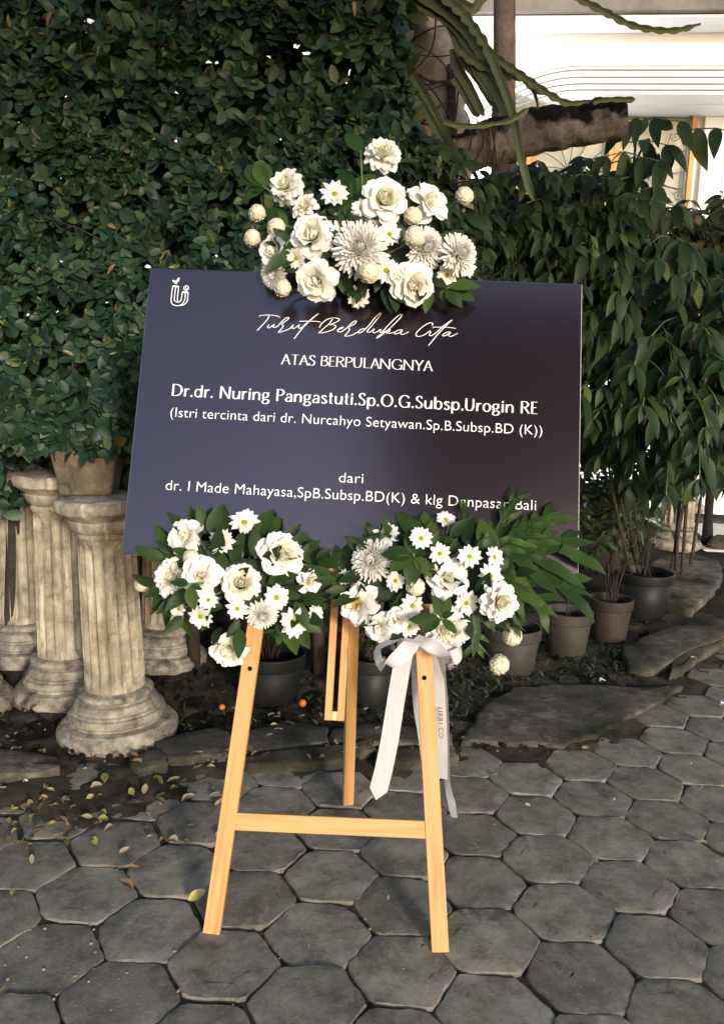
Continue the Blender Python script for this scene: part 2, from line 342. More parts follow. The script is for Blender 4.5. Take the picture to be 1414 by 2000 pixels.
def rosettes(shoots, nleaf, size, spread=(0.7, 1.3), up=0.3):
    """shoots: list of (pos, dir, front); leaves ring each shoot"""
    P, Y, Nn, Sc, Fr = [], [], [], [], []
    for (p, d, fr) in shoots:
        d = d.normalized(); a = d.orthogonal().normalized(); b = d.cross(a); k = random.randint(*nleaf); ph = random.random() * 6.28
        for i in range(k):
            an = ph + i * 2.4; op = random.uniform(*spread)
            side = a * math.cos(an) + b * math.sin(an)
            y = d * math.cos(op) + side * math.sin(op) + Vector((0, 0, -0.12))
            n = d * math.sin(op) - side * math.cos(op) + Vector((0, 0, up)) + Vector((random.gauss(0, .25), random.gauss(0, .25), random.gauss(0, .25)))
            P.append(p - d * (0.035 * i / k + 0.004)); Y.append(y.normalized()); Nn.append(n.normalized()); Sc.append(random.uniform(*size)); Fr.append(fr)
    return P, Y, Nn, Sc, Fr

# ================================================================== SETTING
# ---- ground to the horizon
g = mesh('ground', [(-60, -20, -0.055), (60, -20, -0.055), (60, 120, -0.055), (-60, 120, -0.055)], [(0, 1, 2, 3)], M_JOINT)
obj('ground', g, kind='structure')
KERB = [(-400, 1530), (0, 1512), (240, 1500), (420, 1492), (700, 1496), (880, 1470), (1090, 1462), (1180, 1428), (1275, 1372), (1345, 1318), (1414, 1262), (1700, 1120)]
def kerb_y(px): return float(np.interp(px, [k[0] for k in KERB], [k[1] for k in KERB]))
# ---- paving: hexagonal concrete pavers
pav = obj('paving', None, kind='structure')
def paver_mesh(k):
    rnd = random.Random(100 + k); Rr = 0.1388; pts = []; rnd_c = [rnd.uniform(-.006, .006) for _ in range(6)]
    for c in range(6):
        a0 = math.pi / 3 * c
        for s_ in (-1, 0, 1):
            a = a0 + s_ * 0.13
            rr = Rr * math.cos(math.pi / 6) / math.cos((a % (math.pi / 3)) - math.pi / 6)
            rr = min(rr, Rr * 0.965) + rnd_c[c] + rnd.uniform(-.003, .003); pts.append((a, rr))
        for q in (1, 2, 3):
            a = a0 + 0.13 + (math.pi / 3 - 0.26) * q / 4
            rr = Rr * math.cos(math.pi / 6) / math.cos((a % (math.pi / 3)) - math.pi / 6) + rnd.uniform(-.0035, .0025) + (rnd_c[c] + rnd_c[(c+1) % 6]) / 2; pts.append((a, rr))
    n = len(pts); v = []
    for (sc, z) in ((0.99, -0.06), (1.0, -0.009), (0.99, -0.0035), (0.972, -0.0009), (0.94, 0.0), (0.6, 0.0)):
        for (a, rr) in pts: v.append((rr * sc * math.cos(a), rr * sc * math.sin(a), z + (rnd.uniform(-.0015, .0015) if z > -0.05 else 0)))
    f = [(i*n+j, i*n+(j+1) % n, (i+1)*n+(j+1) % n, (i+1)*n+j) for i in range(5) for j in range(n)]
    f.append(tuple(5*n+j for j in range(n)))
    return sharp(mesh('paver', v, f, M_PAVER), 24)
PVM = [paver_mesh(k) for k in range(6)]
LO, LA, LB = Vector((0.5594, 1.8009, 0)), Vector((0.212, -0.0007, 0)), Vector((0.0126, 0.2466, 0))
cand = []
for i in range(-16, 24):
    for j in range(-5, 30):
        p = LO + LA * i + LB * (j + 0.5 * (i % 2))
        if p.y < 1.1: continue
        px, py, z = topx(p)
        if -160 < px < 2050 and py < 2150 and py > kerb_y(px) + 6: cand.append((z, p))
cand.sort(key=lambda t_: t_[0])
for z, p in cand[:300]:
    m_ = Matrix.Translation(p + Vector((random.gauss(0, .003), random.gauss(0, .003), random.gauss(0, .0014)))) @ Matrix.Rotation(random.randint(0, 5) * math.pi / 3 + random.gauss(0, .02), 4, 'Z') @ Matrix.Rotation(random.gauss(0, .005), 4, 'X') @ Matrix.Rotation(random.gauss(0, .005), 4, 'Y')
    obj('paver', random.choice(PVM), pav, m_)
# joint fill just below the paver tops, with the dirt spread over the pavers at the left
def sheet(name, px_poly_fn, x0, x1, y0, y1, nx, ny, zf, mat):
    v = []; f = []
    for j in range(ny + 1):
        for i in range(nx + 1):
            x = x0 + (x1 - x0) * i / nx; y = y0 + (y1 - y0) * j / ny; v.append((x, y, zf(x, y)))
    for j in range(ny):
        for i in range(nx):
            a = j*(nx+1)+i
            x = x0 + (x1 - x0) * (i + .5) / nx; y = y0 + (y1 - y0) * (j + .5) / ny
            if px_poly_fn(x, y): f.append((a, a+1, a+nx+2, a+nx+1))
    return mesh(name, v, f, mat)
def n2(x, y, s_, o=0.0): return noise.fractal(Vector((x * s_ + o, y * s_, o * 3.1)), 0.9, 2.0, 4)
def zj(x, y):
    return zj0(x, y) + 0.0035 * n2(x, y, 26, 5)
def zj0(x, y):
    px, py, _ = topx((x, y, 0)); near = max(0, 1 - abs(py - 1560) / 110) * max(0, min(1, (470 - px) / 260)); near2 = max(0, 1 - (py - kerb_y(px)) / 70)
    return -0.0095 + 0.004 * n2(x, y, 7) + 0.017 * near * (0.85 + 0.6 * n2(x, y, 5, 3)) + 0.016 * max(0, min(1, near2)) * (0.6 + n2(x, y, 6, 8))
obj('joint_soil', sheet('joint_soil', lambda x, y: True, -2.0, 3.6, 1.0, 5.0, 190, 135, zj, M_DIRT), kind='structure')
# ---- planting bed behind the kerb
def zb(x, y): return -0.006 + 0.016 * n2(x, y, 3) + 0.012 * n2(x, y, 11, 4)
def inbed(x, y):
    px, py, z = topx((x, y, 0)); return py < kerb_y(px) - 8 or y > 4.3
obj('planting_bed', sheet('planting_bed', inbed, -4, 4.5, 2.5, 9.0, 150, 110, zb, M_SOIL), kind='structure')
# ---- kerb stones and slabs
kb = obj('kerb', None, kind='structure')
def slab(name, pxs, z0, z1, parent=None, mat=M_KERB, sub=True):
    pts = [onG(x, y, z1) for x, y in pxs]; c = sum(pts, Vector()) / len(pts)
    out = []
    for i, p in enumerate(pts):
        q = pts[(i + 1) % len(pts)]
        for k in range(4):
            r_ = p.lerp(q, k / 4); r_ = r_ + Vector((random.gauss(0, .006), random.gauss(0, .006), 0)); out.append(r_)
    n = len(out); v = []
    for (sc, z) in ((1.0, z0), (1.0, z1 - 0.008), (0.985, z1 - 0.002), (0.95, z1), (0.45, z1 + 0.001)):
        for p in out: q = c + (p - c) * sc; v.append((q.x, q.y, z + 0.006 * n2(q.x, q.y, 9) * (z > z0)))
    f = [(i*n+j, i*n+(j+1) % n, (i+1)*n+(j+1) % n, (i+1)*n+j) for i in range(4) for j in range(n)] + [tuple(4*n+j for j in range(n))]
    area = sum(out[i].x * out[(i+1) % n].y - out[(i+1) % n].x * out[i].y for i in range(n))
    if area < 0: f = [tuple(reversed(q)) for q in f]
    return obj(name, mesh(name, v, f, mat), parent)
for q in ([(-60, 1478), (20, 1462), (110, 1482), (118, 1502), (-60, 1515)],
          [(255, 1478), (300, 1458), (325, 1470), (330, 1492), (262, 1498)],
          [(300, 1446), (430, 1418), (458, 1440), (455, 1470), (330, 1480)],
          [(455, 1432), (560, 1408), (640, 1420), (640, 1448), (460, 1470)],
          [(470, 1474), (640, 1452), (720, 1440), (735, 1462), (640, 1486), (480, 1492)],
          [(645, 1424), (735, 1412), (830, 1424), (885, 1432), (880, 1452), (740, 1456), (650, 1448)],
          [(735, 1460), (880, 1455), (895, 1478), (740, 1490)]):
    slab('kerb_stone', q, -0.05, 0.035, kb)

def slab_thing(pxs, z1, label, name='stone_slab', cat='stone slab', z0=-0.05):
    return tag(slab(name, pxs, z0, z1), label, cat)
slab_thing([(900, 1446), (925, 1405), (955, 1370), (1000, 1345), (1075, 1334), (1190, 1338), (1292, 1342), (1335, 1338), (1280, 1368), (1205, 1412), (1160, 1432), (1100, 1452), (1010, 1450)], 0.02, 'broad flat mossy slab lying between the row of pots and the hexagonal pavers')
slab_thing([(1215, 1262), (1300, 1226), (1400, 1205), (1440, 1235), (1345, 1268), (1270, 1312), (1222, 1305)], 0.036, 'dark damp slab beside the gutter below the large black pot')
slab_thing([(1262, 1150), (1258, 1110), (1290, 1086), (1350, 1080), (1400, 1092), (1412, 1120), (1390, 1155), (1345, 1190), (1300, 1176)], 0.05, 'rounded grey stone slab lying in front of the small fluted column at right')
slab_thing([(1330, 1262), (1430, 1200), (1480, 1215), (1400, 1262), (1345, 1300), (1300, 1322)], 0.03, 'narrow curved kerb slab along the pavers at right edge', 'kerb_slab', 'kerb slab')

# ---- wall added behind the columns, shade painted into its dark colour
wl = MB()
def wallmesh():
    v = []; f = []; nx, nz = 60, 14
    for side, yy in ((0, 4.55), (1, 4.8)):
        for k in range(nz + 1):
            for i in range(nx + 1):
                x = -5 + 5.5 * i / nx; z = -0.05 + 1.15 * k / nz
                v.append((x, yy + 0.03 * n2(x, z, 4, side) * (1 if side == 0 else 0), z))
    q = (nx + 1) * (nz + 1)
    for k in range(nz):
        for i in range(nx):
            a = k*(nx+1)+i; f += [(a, a+1, a+nx+2, a+nx+1), (q+a, q+a+nx+1, q+a+nx+2, q+a+1)]
    t0 = nz*(nx+1)
    for i in range(nx): f.append((t0+i, t0+i+1, q+t0+i+1, q+t0+i))
    return mesh('shade_dark_wall', v, f, M_SHADEWALL)
tag(obj('shade_dark_wall', wallmesh()), 'low added wall painted dark for the shade behind the stone columns', 'wall')

# ---- white building behind the garden
th = R(5.8); FO = Vector((0, 9.0, 0)); FU = Vector((math.cos(th), -math.sin(th), 0)); FN = Vector((-math.sin(th), -math.cos(th), 0))
FM = Matrix.Translation(FO) @ Matrix((FU, -FN, Vector((0, 0, 1)))).transposed().to_4x4()   # local: x along, y into the wall, z up
def onF(px, py, off=0.0):
    d = ray(px, py); o = FO + FN * off; t = (o - CAMP).dot(FN) / d.dot(FN); p = CAMP + d * t - FO; return p.dot(FU), p.z
bl = thing('white_building', 'white painted building front with painted grey shadow lines and orange window frames behind the trees', 'building', FM)
def fbox(name, u0, u1, z0, z1, y0, y1, mat, parent=None, bev=0.0):
    me = MB().box((u0, y0, z0), (u1, y1, z1)).mesh(name, mat)
    if bev: bevel(me, bev)
    return obj(name, me, parent or bl)
uo0, zo1 = onF(1003, 183); uo1 = 6.0
rx = onF(1003, 183)[0]
fbox('wall', -9, rx, -0.1, 6.5, 0, 0.3, M_WHITE)
fbox('upper_wall', rx, 9, zo1, 6.5, 0, 0.3, M_WHITE)
fbox('recess_wall', rx - 0.4, 9, -0.1, zo1 + 0.3, 0.75, 0.95, M_WHITE)
fbox('soffit', rx, 9, zo1 - 0.01, zo1 + 0.08, 0.30, 0.75, M_WHITE)
fbox('jamb', rx - 0.1, rx, -0.1, zo1, 0.30, 0.75, M_WHITE)
# grey strips painting the shadow gaps of stepped mouldings round the recess corner
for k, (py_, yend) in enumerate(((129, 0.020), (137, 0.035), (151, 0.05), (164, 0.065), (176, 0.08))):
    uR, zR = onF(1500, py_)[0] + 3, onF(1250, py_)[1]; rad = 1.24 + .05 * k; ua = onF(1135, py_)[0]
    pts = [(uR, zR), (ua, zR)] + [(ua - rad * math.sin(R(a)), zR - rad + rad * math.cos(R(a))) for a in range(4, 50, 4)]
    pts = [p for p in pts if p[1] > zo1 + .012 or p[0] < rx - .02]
    m_ = MB(); m_.tube([Vector((u, -0.006, z)) for u, z in pts], 0.008 if k else 0.004, 6); obj('moulding_shadow_line', m_.mesh('moulding_shadow_line', M_SHADOWGAP, True), bl)
z0, z1 = onF(1300, 20, .45)[1], onF(1300, -160, .45)[1]
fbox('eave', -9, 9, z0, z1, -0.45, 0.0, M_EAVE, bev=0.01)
fbox('ledge', -9, 9, onF(1300, 33, .38)[1], z0 - 0.004, -0.38, 0.0, M_WHITE, bev=0.01)
zc = onF(1300, 54)[1]
m_ = MB(); m_.tube([(-6, -0.02, zc - .01), (0, -0.02, zc), (3, -0.02, zc), (7, -0.02, zc)], 0.012, 8); cd = obj('conduit', m_.mesh('conduit', M_WHITE, True), bl)
for u in np.arange(-4, 7, 0.42):
    c_ = MB().box((u - .018, -0.04, zc - .022), (u + .018, 0.0, zc + .022)); obj('clip', c_.mesh('clip', M_WHITE), cd)
# windows inside the recess
yw = 0.70
def onW(px, py): return onF(px, py, -yw)
def window(pxl, pxr, pytop, pybot):
    (ul, zt), (ur, _) = onW(pxl, pytop), onW(pxr, pytop); zb_ = onW(pxl, pybot)[1]; fw_ = 0.05
    f_ = MB()
    f_.box((ul, yw - .05, zb_), (ul + fw_, yw, zt)).box((ur - fw_, yw - .05, zb_), (ur, yw, zt)).box((ul + fw_, yw - .048, zt - fw_), (ur - fw_, yw, zt)).box((ul + fw_, yw - .048, zb_), (ur - fw_, yw, zb_ + fw_))
    wn = obj('window', f_.mesh('window', M_FRAME), bl)
    obj('curtain', MB().box((ul + fw_, yw + .02, zb_ + fw_), (ur - fw_, yw + .03, zt - fw_)).mesh('curtain', M_CURT), wn)
    gm, t, b = new_mat('window_glass'); b.inputs['Base Color'].default_value = (0.9, 0.93, 0.92, 1); b.inputs['Roughness'].default_value = 0.02; b.inputs['Transmission Weight'].default_value = 1.0; b.inputs['IOR'].default_value = 1.1
    obj('pane', MB().box((ul + fw_ + .002, yw - .006, zb_ + fw_ + .002), (ur - fw_ - .002, yw - .002, zt - fw_ - .002)).mesh('pane', gm), wn)
    # wrought iron grille
    gr = MB(); y = yw - .035; uc, zc_ = ur - fw_ - .16, zt - fw_ - .55; ww = ur - ul
    def spiral(cu, cz, r0, turns, ph, sgn=1):
        return [Vector((cu + sgn * r0 * (1 - .8 * t) * math.cos(ph + t * turns * 6.28), y, cz + r0 * (1 - .8 * t) * math.sin(ph + t * turns * 6.28))) for t in [i / 22 for i in range(23)]]
    for a in range(0, 360, 30):
        dx, dz = math.cos(R(a)), math.sin(R(a)); ln = 0.42
        pts = cr([(uc - .25, y, zc_), (uc - .25 + dx * ln * .5 + dz * .03, y, zc_ + dz * ln * .5 - dx * .03), (uc - .25 + dx * ln, y, zc_ + dz * ln)], 5)
        gr.tube(pts, 0.006, 5)
        e = Vector((uc - .25 + dx * ln, y, zc_ + dz * ln)); gr.tube(spiral(e.x + dz * .05, e.z - dx * .05, 0.055, 1.3, R(a) + 1.57), 0.005, 5)
    gr.tube([(ul + fw_, y, zt - fw_ - .03), (ur - fw_, y, zt - fw_ - .03)], 0.007, 5); gr.tube([(ur - fw_ - .03, y, zb_ + fw_), (ur - fw_ - .03, y, zt - fw_)], 0.012, 5)
    obj('grille', gr.mesh('grille', M_IRON, True), wn)
for (a, b_) in ((1204, 1362), (1044, 1203), (884, 1043)): window(a, b_, 216, 480)
# fluted pilaster right of the window
u0, u1 = onF(1366, 300, -yw)[0] + .02, 7.0
for k, (ua, dep) in enumerate(((u0 + .0, .02), (u0 + .22, .05), (u0 + .30, .08))):
    fbox('pilaster_step', ua, u0 + .55 if k < 2 else u0 + 3.5, -0.1, zo1 - .012, yw + .05 - dep - .06, yw + .049 - dep * .1, M_WHITE, bev=0.008)
# pale yard floor far right
yf = MB().box((2.85, 6.9, -0.05), (9, 8.4, 0.02)); obj('yard_floor', yf.mesh('yard_floor', plain('pale_yard', (0.38, 0.37, 0.33), 0.9)), kind='structure')

# lamp burning on the wall of the building
lp = onF(902, 352, 0.30); LPOS = FO + FU * lp[0] + Vector((0, 0, lp[1])) + FN * 0.30
wlm = thing('porch_lamp', 'lit white globe lamp on the building wall glinting through the shrub leaves', 'lamp', LPOS)
ml, t, b = new_mat('lamp_glow'); b.inputs['Emission Color'].default_value = (1, .97, .9, 1); b.inputs['Emission Strength'].default_value = 14; b.inputs['Base Color'].default_value = (.9, .9, .9, 1)
gl = MB(); gl.lathe([(0.001, -.075)] + [(.075 * math.cos(R(a)), .075 * math.sin(R(a))) for a in range(-75, 76, 15)] + [(0.001, .075)], 20); obj('globe', gl.mesh('globe', ml, True), wlm)
br = MB(); br.tube(cr([FM.inverted().to_3x3() @ Vector((0, 0, 0)), Vector((0, 0, -.1)), Vector((.0, .12, -.12)), Vector((0.03, .30, -.08))], 5), 0.012, 6); obj('bracket', br.mesh('bracket', M_IRON, True), wlm)
pl_ = bpy.data.lights.new('porch_lamp_light', 'POINT'); pl_.energy = 210; pl_.color = (.95, .98, 1); pl_.shadow_soft_size = 0.09
plo = bpy.data.objects.new('porch_lamp_light', pl_); COL.objects.link(plo); plo.parent = wlm; plo.location = (0, 0, 0); 

# ---- unseen roof added behind the camera so its dark underside shades the board's reflection
rf = thing('added_blocker_roof', 'unseen dark roof added behind the viewer to darken the reflection in the board', 'roof', Vector((2.7, -3.9, 4.2)))
M_BLOCKER = plain('blocker_roof_dark', (0.03, 0.024, 0.02), 0.8)
for k in range(21): obj('board', MB().box((-2.95, -1.5 + k * .24, 0), (2.95, -1.27 + k * .24, .03)).mesh('board', M_BLOCKER), rf)
for k in range(5): obj('beam', MB().box((-2.8 + k * 1.38, -1.5, -.14), (-2.72 + k * 1.38, 3.54, -.002)).mesh('beam', M_BLOCKER), rf)
for x in (2.76,): obj('post', MB().box((x - .05, -1.45, -4.2), (x + .05, -1.35, -.141)).mesh('post', M_BLOCKER), rf)

# ---- trees
def rough_tube(pts, rads, n=16, per=7, amp=0.12, sc=7.0, seed=0.0):
    P = cr(pts, per); rr = np.interp(np.linspace(0, 1, len(P)), np.linspace(0, 1, len(rads)), rads)
    m_ = MB(); m_.tube(P, list(rr), n)
    for i, v_ in enumerate(m_.v):
        k = min(i // n, len(P) - 1); c = P[k]; d = v_ - c
        m_.v[i] = c + d * (1 + amp * noise.fractal(v_ * sc + Vector((seed, 0, 0)), 0.8, 2, 4) + .05 * noise.noise(Vector((v_.x * 60, v_.y * 60, v_.z * 14)) if abs(P[-1].z - P[0].z) > 1 else Vector((v_.x * 14, v_.y * 60, v_.z * 60))))
    return m_
TY = 3.95
ot = thing('old_tree', 'old pale-barked tree with one sawn limb reaching right behind the top flowers', 'tree', Vector((onY(850, 300, TY).x, TY, 0)))
def loc(root, p): return root.matrix_basis.inverted() @ Vector(p)
tr_pts = [Vector((onY(872, 400, TY).x, TY + .05, -0.1)), Vector((onY(868, 400, TY).x, TY + .05, 0.9)), onY(866, 330, TY + .03), onY(858, 230, TY), onY(848, 120, TY), onY(838, 20, TY), onY(825, -150, TY + .1)]
obj('trunk', rough_tube([loc(ot, p) for p in tr_pts], [.19, .16, .125, .115, .125, .14, .15], 36, 16, .16, 6).mesh('trunk', M_BARK, True), ot)
lb = [onY(850, 300, TY), onY(925, 290, TY - .02), onY(1000, 268, TY - .05), (onY(1090, 250, TY - .08)), onY(1165, 237, TY - .1), onY(1222, 228, TY - .12)]
obj('limb', rough_tube([loc(ot, p) for p in lb], [.10, .085, .098, .095, .085, .07], 36, 16, .2, 8, 5).mesh('limb', M_BARKL, True), ot)
for k in range(9):
    y0 = random.uniform(60, 250); a = onY(800 + random.uniform(-5, 25), y0, TY - .13); b_ = onY(905 - random.uniform(-5, 25), y0 + random.uniform(-60, 110), TY - .13); m0 = a.lerp(b_, .5) + Vector((0, -.045, random.uniform(-.04, .04)))
    obj('aerial_root', MB().tube([loc(ot, p) for p in cr([a, m0, b_], 6)], random.uniform(.0025, .006), 5).mesh('aerial_root', M_ROOT, True), ot)
for k in range(9):
    x = random.uniform(872, 892); obj('aerial_root', MB().tube([loc(ot, p) for p in cr([onY(x, 110 + random.uniform(0, 40), TY - .125), onY(x + random.uniform(-5, 8), 180, TY - .13), onY(x + random.uniform(-8, 12), 265, TY - .12)], 5)], random.uniform(.003, .007), 5).mesh('aerial_root', M_ROOT, True), ot)
for k in range(10):
    x = random.uniform(880, 1010); obj('aerial_root', MB().tube([loc(ot, p) for p in cr([onY(x, 235, TY - .12), onY(x + random.uniform(-12, 12), 280, TY - .125), onY(x + random.uniform(-25, 25), 335, TY - .1)], 5)], random.uniform(.0015, .004), 5).mesh('aerial_root', M_ROOT, True), ot)
t2 = thing('slim_tree', 'slim straight brown tree trunk standing behind the climbing cactus', 'tree', Vector((onY(985, 300, 5.0).x, 5.0, 0)))
q = [Vector((onY(972, 600, 5.0).x, 5.0, -.1)), onY(978, 420, 5.0), onY(983, 250, 5.0), onY(985, 100, 5.0), onY(984, -160, 5.0)]
obj('trunk', rough_tube([loc(t2, p) for p in q], [.085, .075, .066, .06, .06], 14, 9, .08, 5, 9).mesh('trunk', M_BARK2, True), t2)
t3 = thing('dark_sapling', 'thin black sapling trunk standing near the right edge behind the drooping leaves', 'tree', onG(1379, 1068))
b3 = onG(1379, 1068); q = [b3, onY(1384, 990, b3.y), onY(1388, 900, b3.y), onY(1386, 800, b3.y), onY(1375, 640, b3.y)]
obj('trunk', rough_tube([loc(t3, p) for p in q], [.05, .035, .036, .03, .02], 12, 6, .12, 6, 2).mesh('trunk', speckle('black_bark', [(0.3, (.006, .005, .004)), (.7, (.018, .014, .011))], 20, .95, .8, 50, .01), True), t3)

# ---- climbing cactus: winged, scalloped stems
cc = thing('climbing_cactus', 'climbing cactus with long winged green stems draped over the old tree', 'cactus', Vector((onY(870, 100, 3.7).x, 3.7, 0)))
def cactus_stem(pxs, Y, wpx, taper=(1, 1), scal=0.28, per=8, flat=0.55):
    P = []
    for i, q_ in enumerate(pxs): P.append(onY(q_[0], q_[1], Y + (q_[2] if len(q_) > 2 else 0)))
    P = cr(P, per); m_ = MB(); n = len(P); w0 = wpx / 2 * Y / FPX; v = []; s_acc = 0
    ref = Vector((0, -1, 0))
    for i, p in enumerate(P):
        if i: s_acc += (p - P[i-1]).length
        t = (P[min(i+1, n-1)] - P[max(i-1, 0)]).normalized(); b_ = t.cross(ref).normalized(); nn = b_.cross(t)
        k = i / (n - 1); tp = taper[0] + (taper[1] - taper[0]) * k
        if k > .9: tp *= max(.12, (1 - k) / .1) ** .5
        r_ = w0 * tp * (1 - scal * abs(math.sin(s_acc * 3.1416 / .05)) ** 3)
        rin = w0 * tp * .26
        for j in range(6):
            a = R(60 * j); rr = r_ if j % 2 == 0 else rin
            v.append(p + b_ * (rr * math.cos(a)) - nn * (rr * math.sin(a) * (-flat)))
    f = [(i*6+j, i*6+(j+1) % 6, (i+1)*6+(j+1) % 6, (i+1)*6+j) for i in range(n-1) for j in range(6)] + [(5, 4, 3, 2, 1, 0), tuple((n-1)*6+j for j in range(6))]
    me = mesh('stem', [loc(cc, p) for p in v], f, M_CACT, False); obj('stem', me, cc)
CS = [([(728, -20), (748, 40), (790, 115), (838, 200), (868, 260), (912, 345)], 3.62, 26, (1, 1), .06),
      ([(762, 132), (785, 150), (812, 185), (850, 245), (880, 300), (915, 350)], 3.6, 20, (1, 1), .06),
      ([(760, -20), (770, 30), (780, 80), (795, 110)], 3.66, 20, (1, 1), .06),
      ([(742, -20), (752, 40), (760, 70)], 3.64, 18, (1, 1), .06),
      ([(820, -20), (880, 20), (920, 62), (950, 110), (985, 140), (1005, 148)], 3.55, 36, (1, .7), .06),
      ([(855, -20), (905, 25), (945, 80), (960, 105), (1010, 140), (1050, 168), (1085, 190), (1108, 200), (1150, 199)], 3.5, 27, (1, .55), .4),
      ([(780, 5), (820, 10), (860, 22), (905, 60), (930, 120), (960, 170), (985, 205)], 3.58, 34, (1, .9), .06),
      ([(890, 55), (910, 110), (940, 150), (965, 190), (988, 215)], 3.6, 30, (1, 1), .06),
      ([(900, 95), (930, 120), (975, 138), (1020, 150), (1050, 172), (1075, 182)], 3.55, 24, (1, .8), .3),
      ([(960, 110), (985, 170), (1003, 225), (1015, 290), (1030, 350), (1042, 390)], 3.5, 21, (1, .9), .1),
      ([(890, 95), (895, 130), (915, 165), (930, 195), (945, 225)], 3.64, 26, (1, .8), .05),
      ([(940, 130), (960, 160), (980, 200), (990, 225)], 3.57, 28, (1, .8), .05),
      ([(888, 150), (905, 175), (922, 205), (935, 228)], 3.66, 22, (1, .8), .05),
      ([(1018, 148), (1030, 165), (1045, 185), (1052, 215)], 3.6, 10, (1, .7), .3),
      ([(1090, -25), (1150, 6), (1190, 27), (1225, 45), (1268, 56), (1320, 58), (1368, 46)], 3.3, 19, (1, .75), .38),
      ([(868, 236), (890, 243), (930, 245), (968, 240)], 3.45, 14, (1, .9), .15),
      ([(966, 241), (990, 236), (1010, 226), (1030, 212)], 3.45, 18, (.5, 1), .12),
      ([(1158, 200), (1180, 194), (1215, 193), (1240, 194)], 3.7, 15, (.7, 1), .3),
      ([(830, -30), (850, 10), (880, 40), (905, 75), (915, 110)], 3.64, 30, (1, 1), .05),
      ([(880, -10), (920, 15), (935, 0), (960, -30)], 3.5, 22, (1, 1), .05)]
for c_ in CS: cactus_stem(c_[0], c_[1], c_[2], c_[3], c_[4])

# ---- hedge
C1X = onG(233, 1480).x * 1.075 - .10
hd = thing('hedge', 'tall dense dark green hedge with small oval leaves behind the board', 'hedge', Vector((-1.0, 3.6, 0)))
def hy(x, z): return 3.32 + 0.10 * noise.noise(Vector((x * 1.6, z * 1.6, 0))) + 0.05 * noise.noise(Vector((x * 5, z * 5, 4)))
def hedge_right(z): return 0.075 + 0.05 * math.sin(z * 9)
sh = []
for k in range(5600):
    x = random.uniform(-2.3, 0.2); z = random.uniform(0.90, 3.3)
    bot = 1.02 + 0.10 * noise.noise(Vector((x * 3, 7, 0))) + (0.0 if x < -.9 else -.25)
    if z < bot or x > hedge_right(z): continue
    lay = 0 if random.random() < .55 else random.random() ** .8
    hole = noise.noise(Vector((x * 2.6, z * 2.6, 9)))
    if lay < .05 and hole > .34: lay = .5
    y = hy(x, z) + lay * 0.42
    d = Vector((random.gauss(0, .45) + .05, -1.0, random.gauss(0.25, .45)))
    sh.append((Vector((x, y, z)), d, 1.0 if lay == 0 else .05))
for k in range(700):   # right end of the hedge, turning away
    z = random.uniform(1.2, 3.3); y = random.uniform(3.35, 3.9); x = hedge_right(z) + random.gauss(0, .03)
    sh.append((Vector((x, y, z)), Vector((.6, -.5, random.gauss(.2, .4))), .4))
for k in range(150):
    x = random.uniform(C1X - .22, C1X + .16); sh.append((Vector((x, random.uniform(2.95, 3.2), random.uniform(1.08, 1.18))), Vector((random.gauss(0, .5), -1, random.gauss(-.3, .5))), 1.0))
for k in range(420):   # low loose shoots hanging over the planter
    x = random.uniform(-1.5, -.7); z = random.uniform(.98, 1.2); sh.append((Vector((x, random.uniform(3.0, 3.4), z + max(0, (3.3 - 3.2)))), Vector((random.gauss(0, .5), -1, random.gauss(-.1, .5))), .8))
P, Y, Nn, Sc, Fr = rosettes(sh, (4, 6), (0.040, 0.074))
for k in range(13000):   # older leaves deep inside the hedge
    x, z = random.uniform(-2.4, .12), random.uniform(.75, 3.35)
    if noise.noise(Vector((x * 5.5, z * 5.5, 21))) > .66: continue
    P.append(Vector((x, hy(x, z) + random.uniform(.12, .75), z))); Y.append(Vector((random.gauss(0, .7), -.35, random.gauss(-.3, .5)))); Nn.append(Vector((random.gauss(0, .35), -1, .35 + random.gauss(0, .35)))); Sc.append(random.uniform(.055, .09)); Fr.append(0.0)
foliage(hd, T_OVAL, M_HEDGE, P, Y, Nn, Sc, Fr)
P, Y, Nn, Sc, Fr = rosettes([(p - d.normalized() * -.012, d, f_) for p, d, f_ in random.sample(sh[:3200], 900)], (1, 3), (0.024, 0.048), (.3, .8))
dl = random.sample(sh[:3200], 50)
o = obj('dead_leaves', batch_mesh('dead_leaves', T_WILT, [p + Vector((0, -.02, 0)) for p, d, f_ in dl], [Vector((random.gauss(0, .5), -.3, -1)) for _ in dl], [Vector((random.gauss(0, .5), -1, .2)) for _ in dl], np.array([random.uniform(.03, .055) for _ in dl]), leafmat('dead_leaf', [(0, (.10, .055, .03)), (1, (.30, .18, .09))], .8, .1)), hd, hd.matrix_basis.inverted()); o['kind'] = 'stuff'
o = obj('young_leaves', batch_mesh('young_leaves', T_OVALN, P, Y, Nn, np.array(Sc), M_YOUNG), hd, hd.matrix_basis.inverted()); o['kind'] = 'stuff'
tw = MB()
for k in range(150):
    x = random.uniform(-2.2, .1); z = random.uniform(1.0, 2.9); y = hy(x, z) + random.uniform(.06, .4)
    tw.tube(cr([Vector((x, y, z)), Vector((x + random.gauss(0, .08), y - .05, z + .12)), Vector((x + random.gauss(0, .14), y - .09, z + .26))], 3), random.uniform(.002, .005), 4)
for k in range(8):
    x = -2.2 + k * .29; tw.tube(cr([Vector((x, 3.75, -.05)), Vector((x + random.gauss(0, .06), 3.75, 1.0)), Vector((x + random.gauss(0, .12), 3.7, 2.2)), Vector((x, 3.7, 3.3))], 5), [.03] * 16, 7)
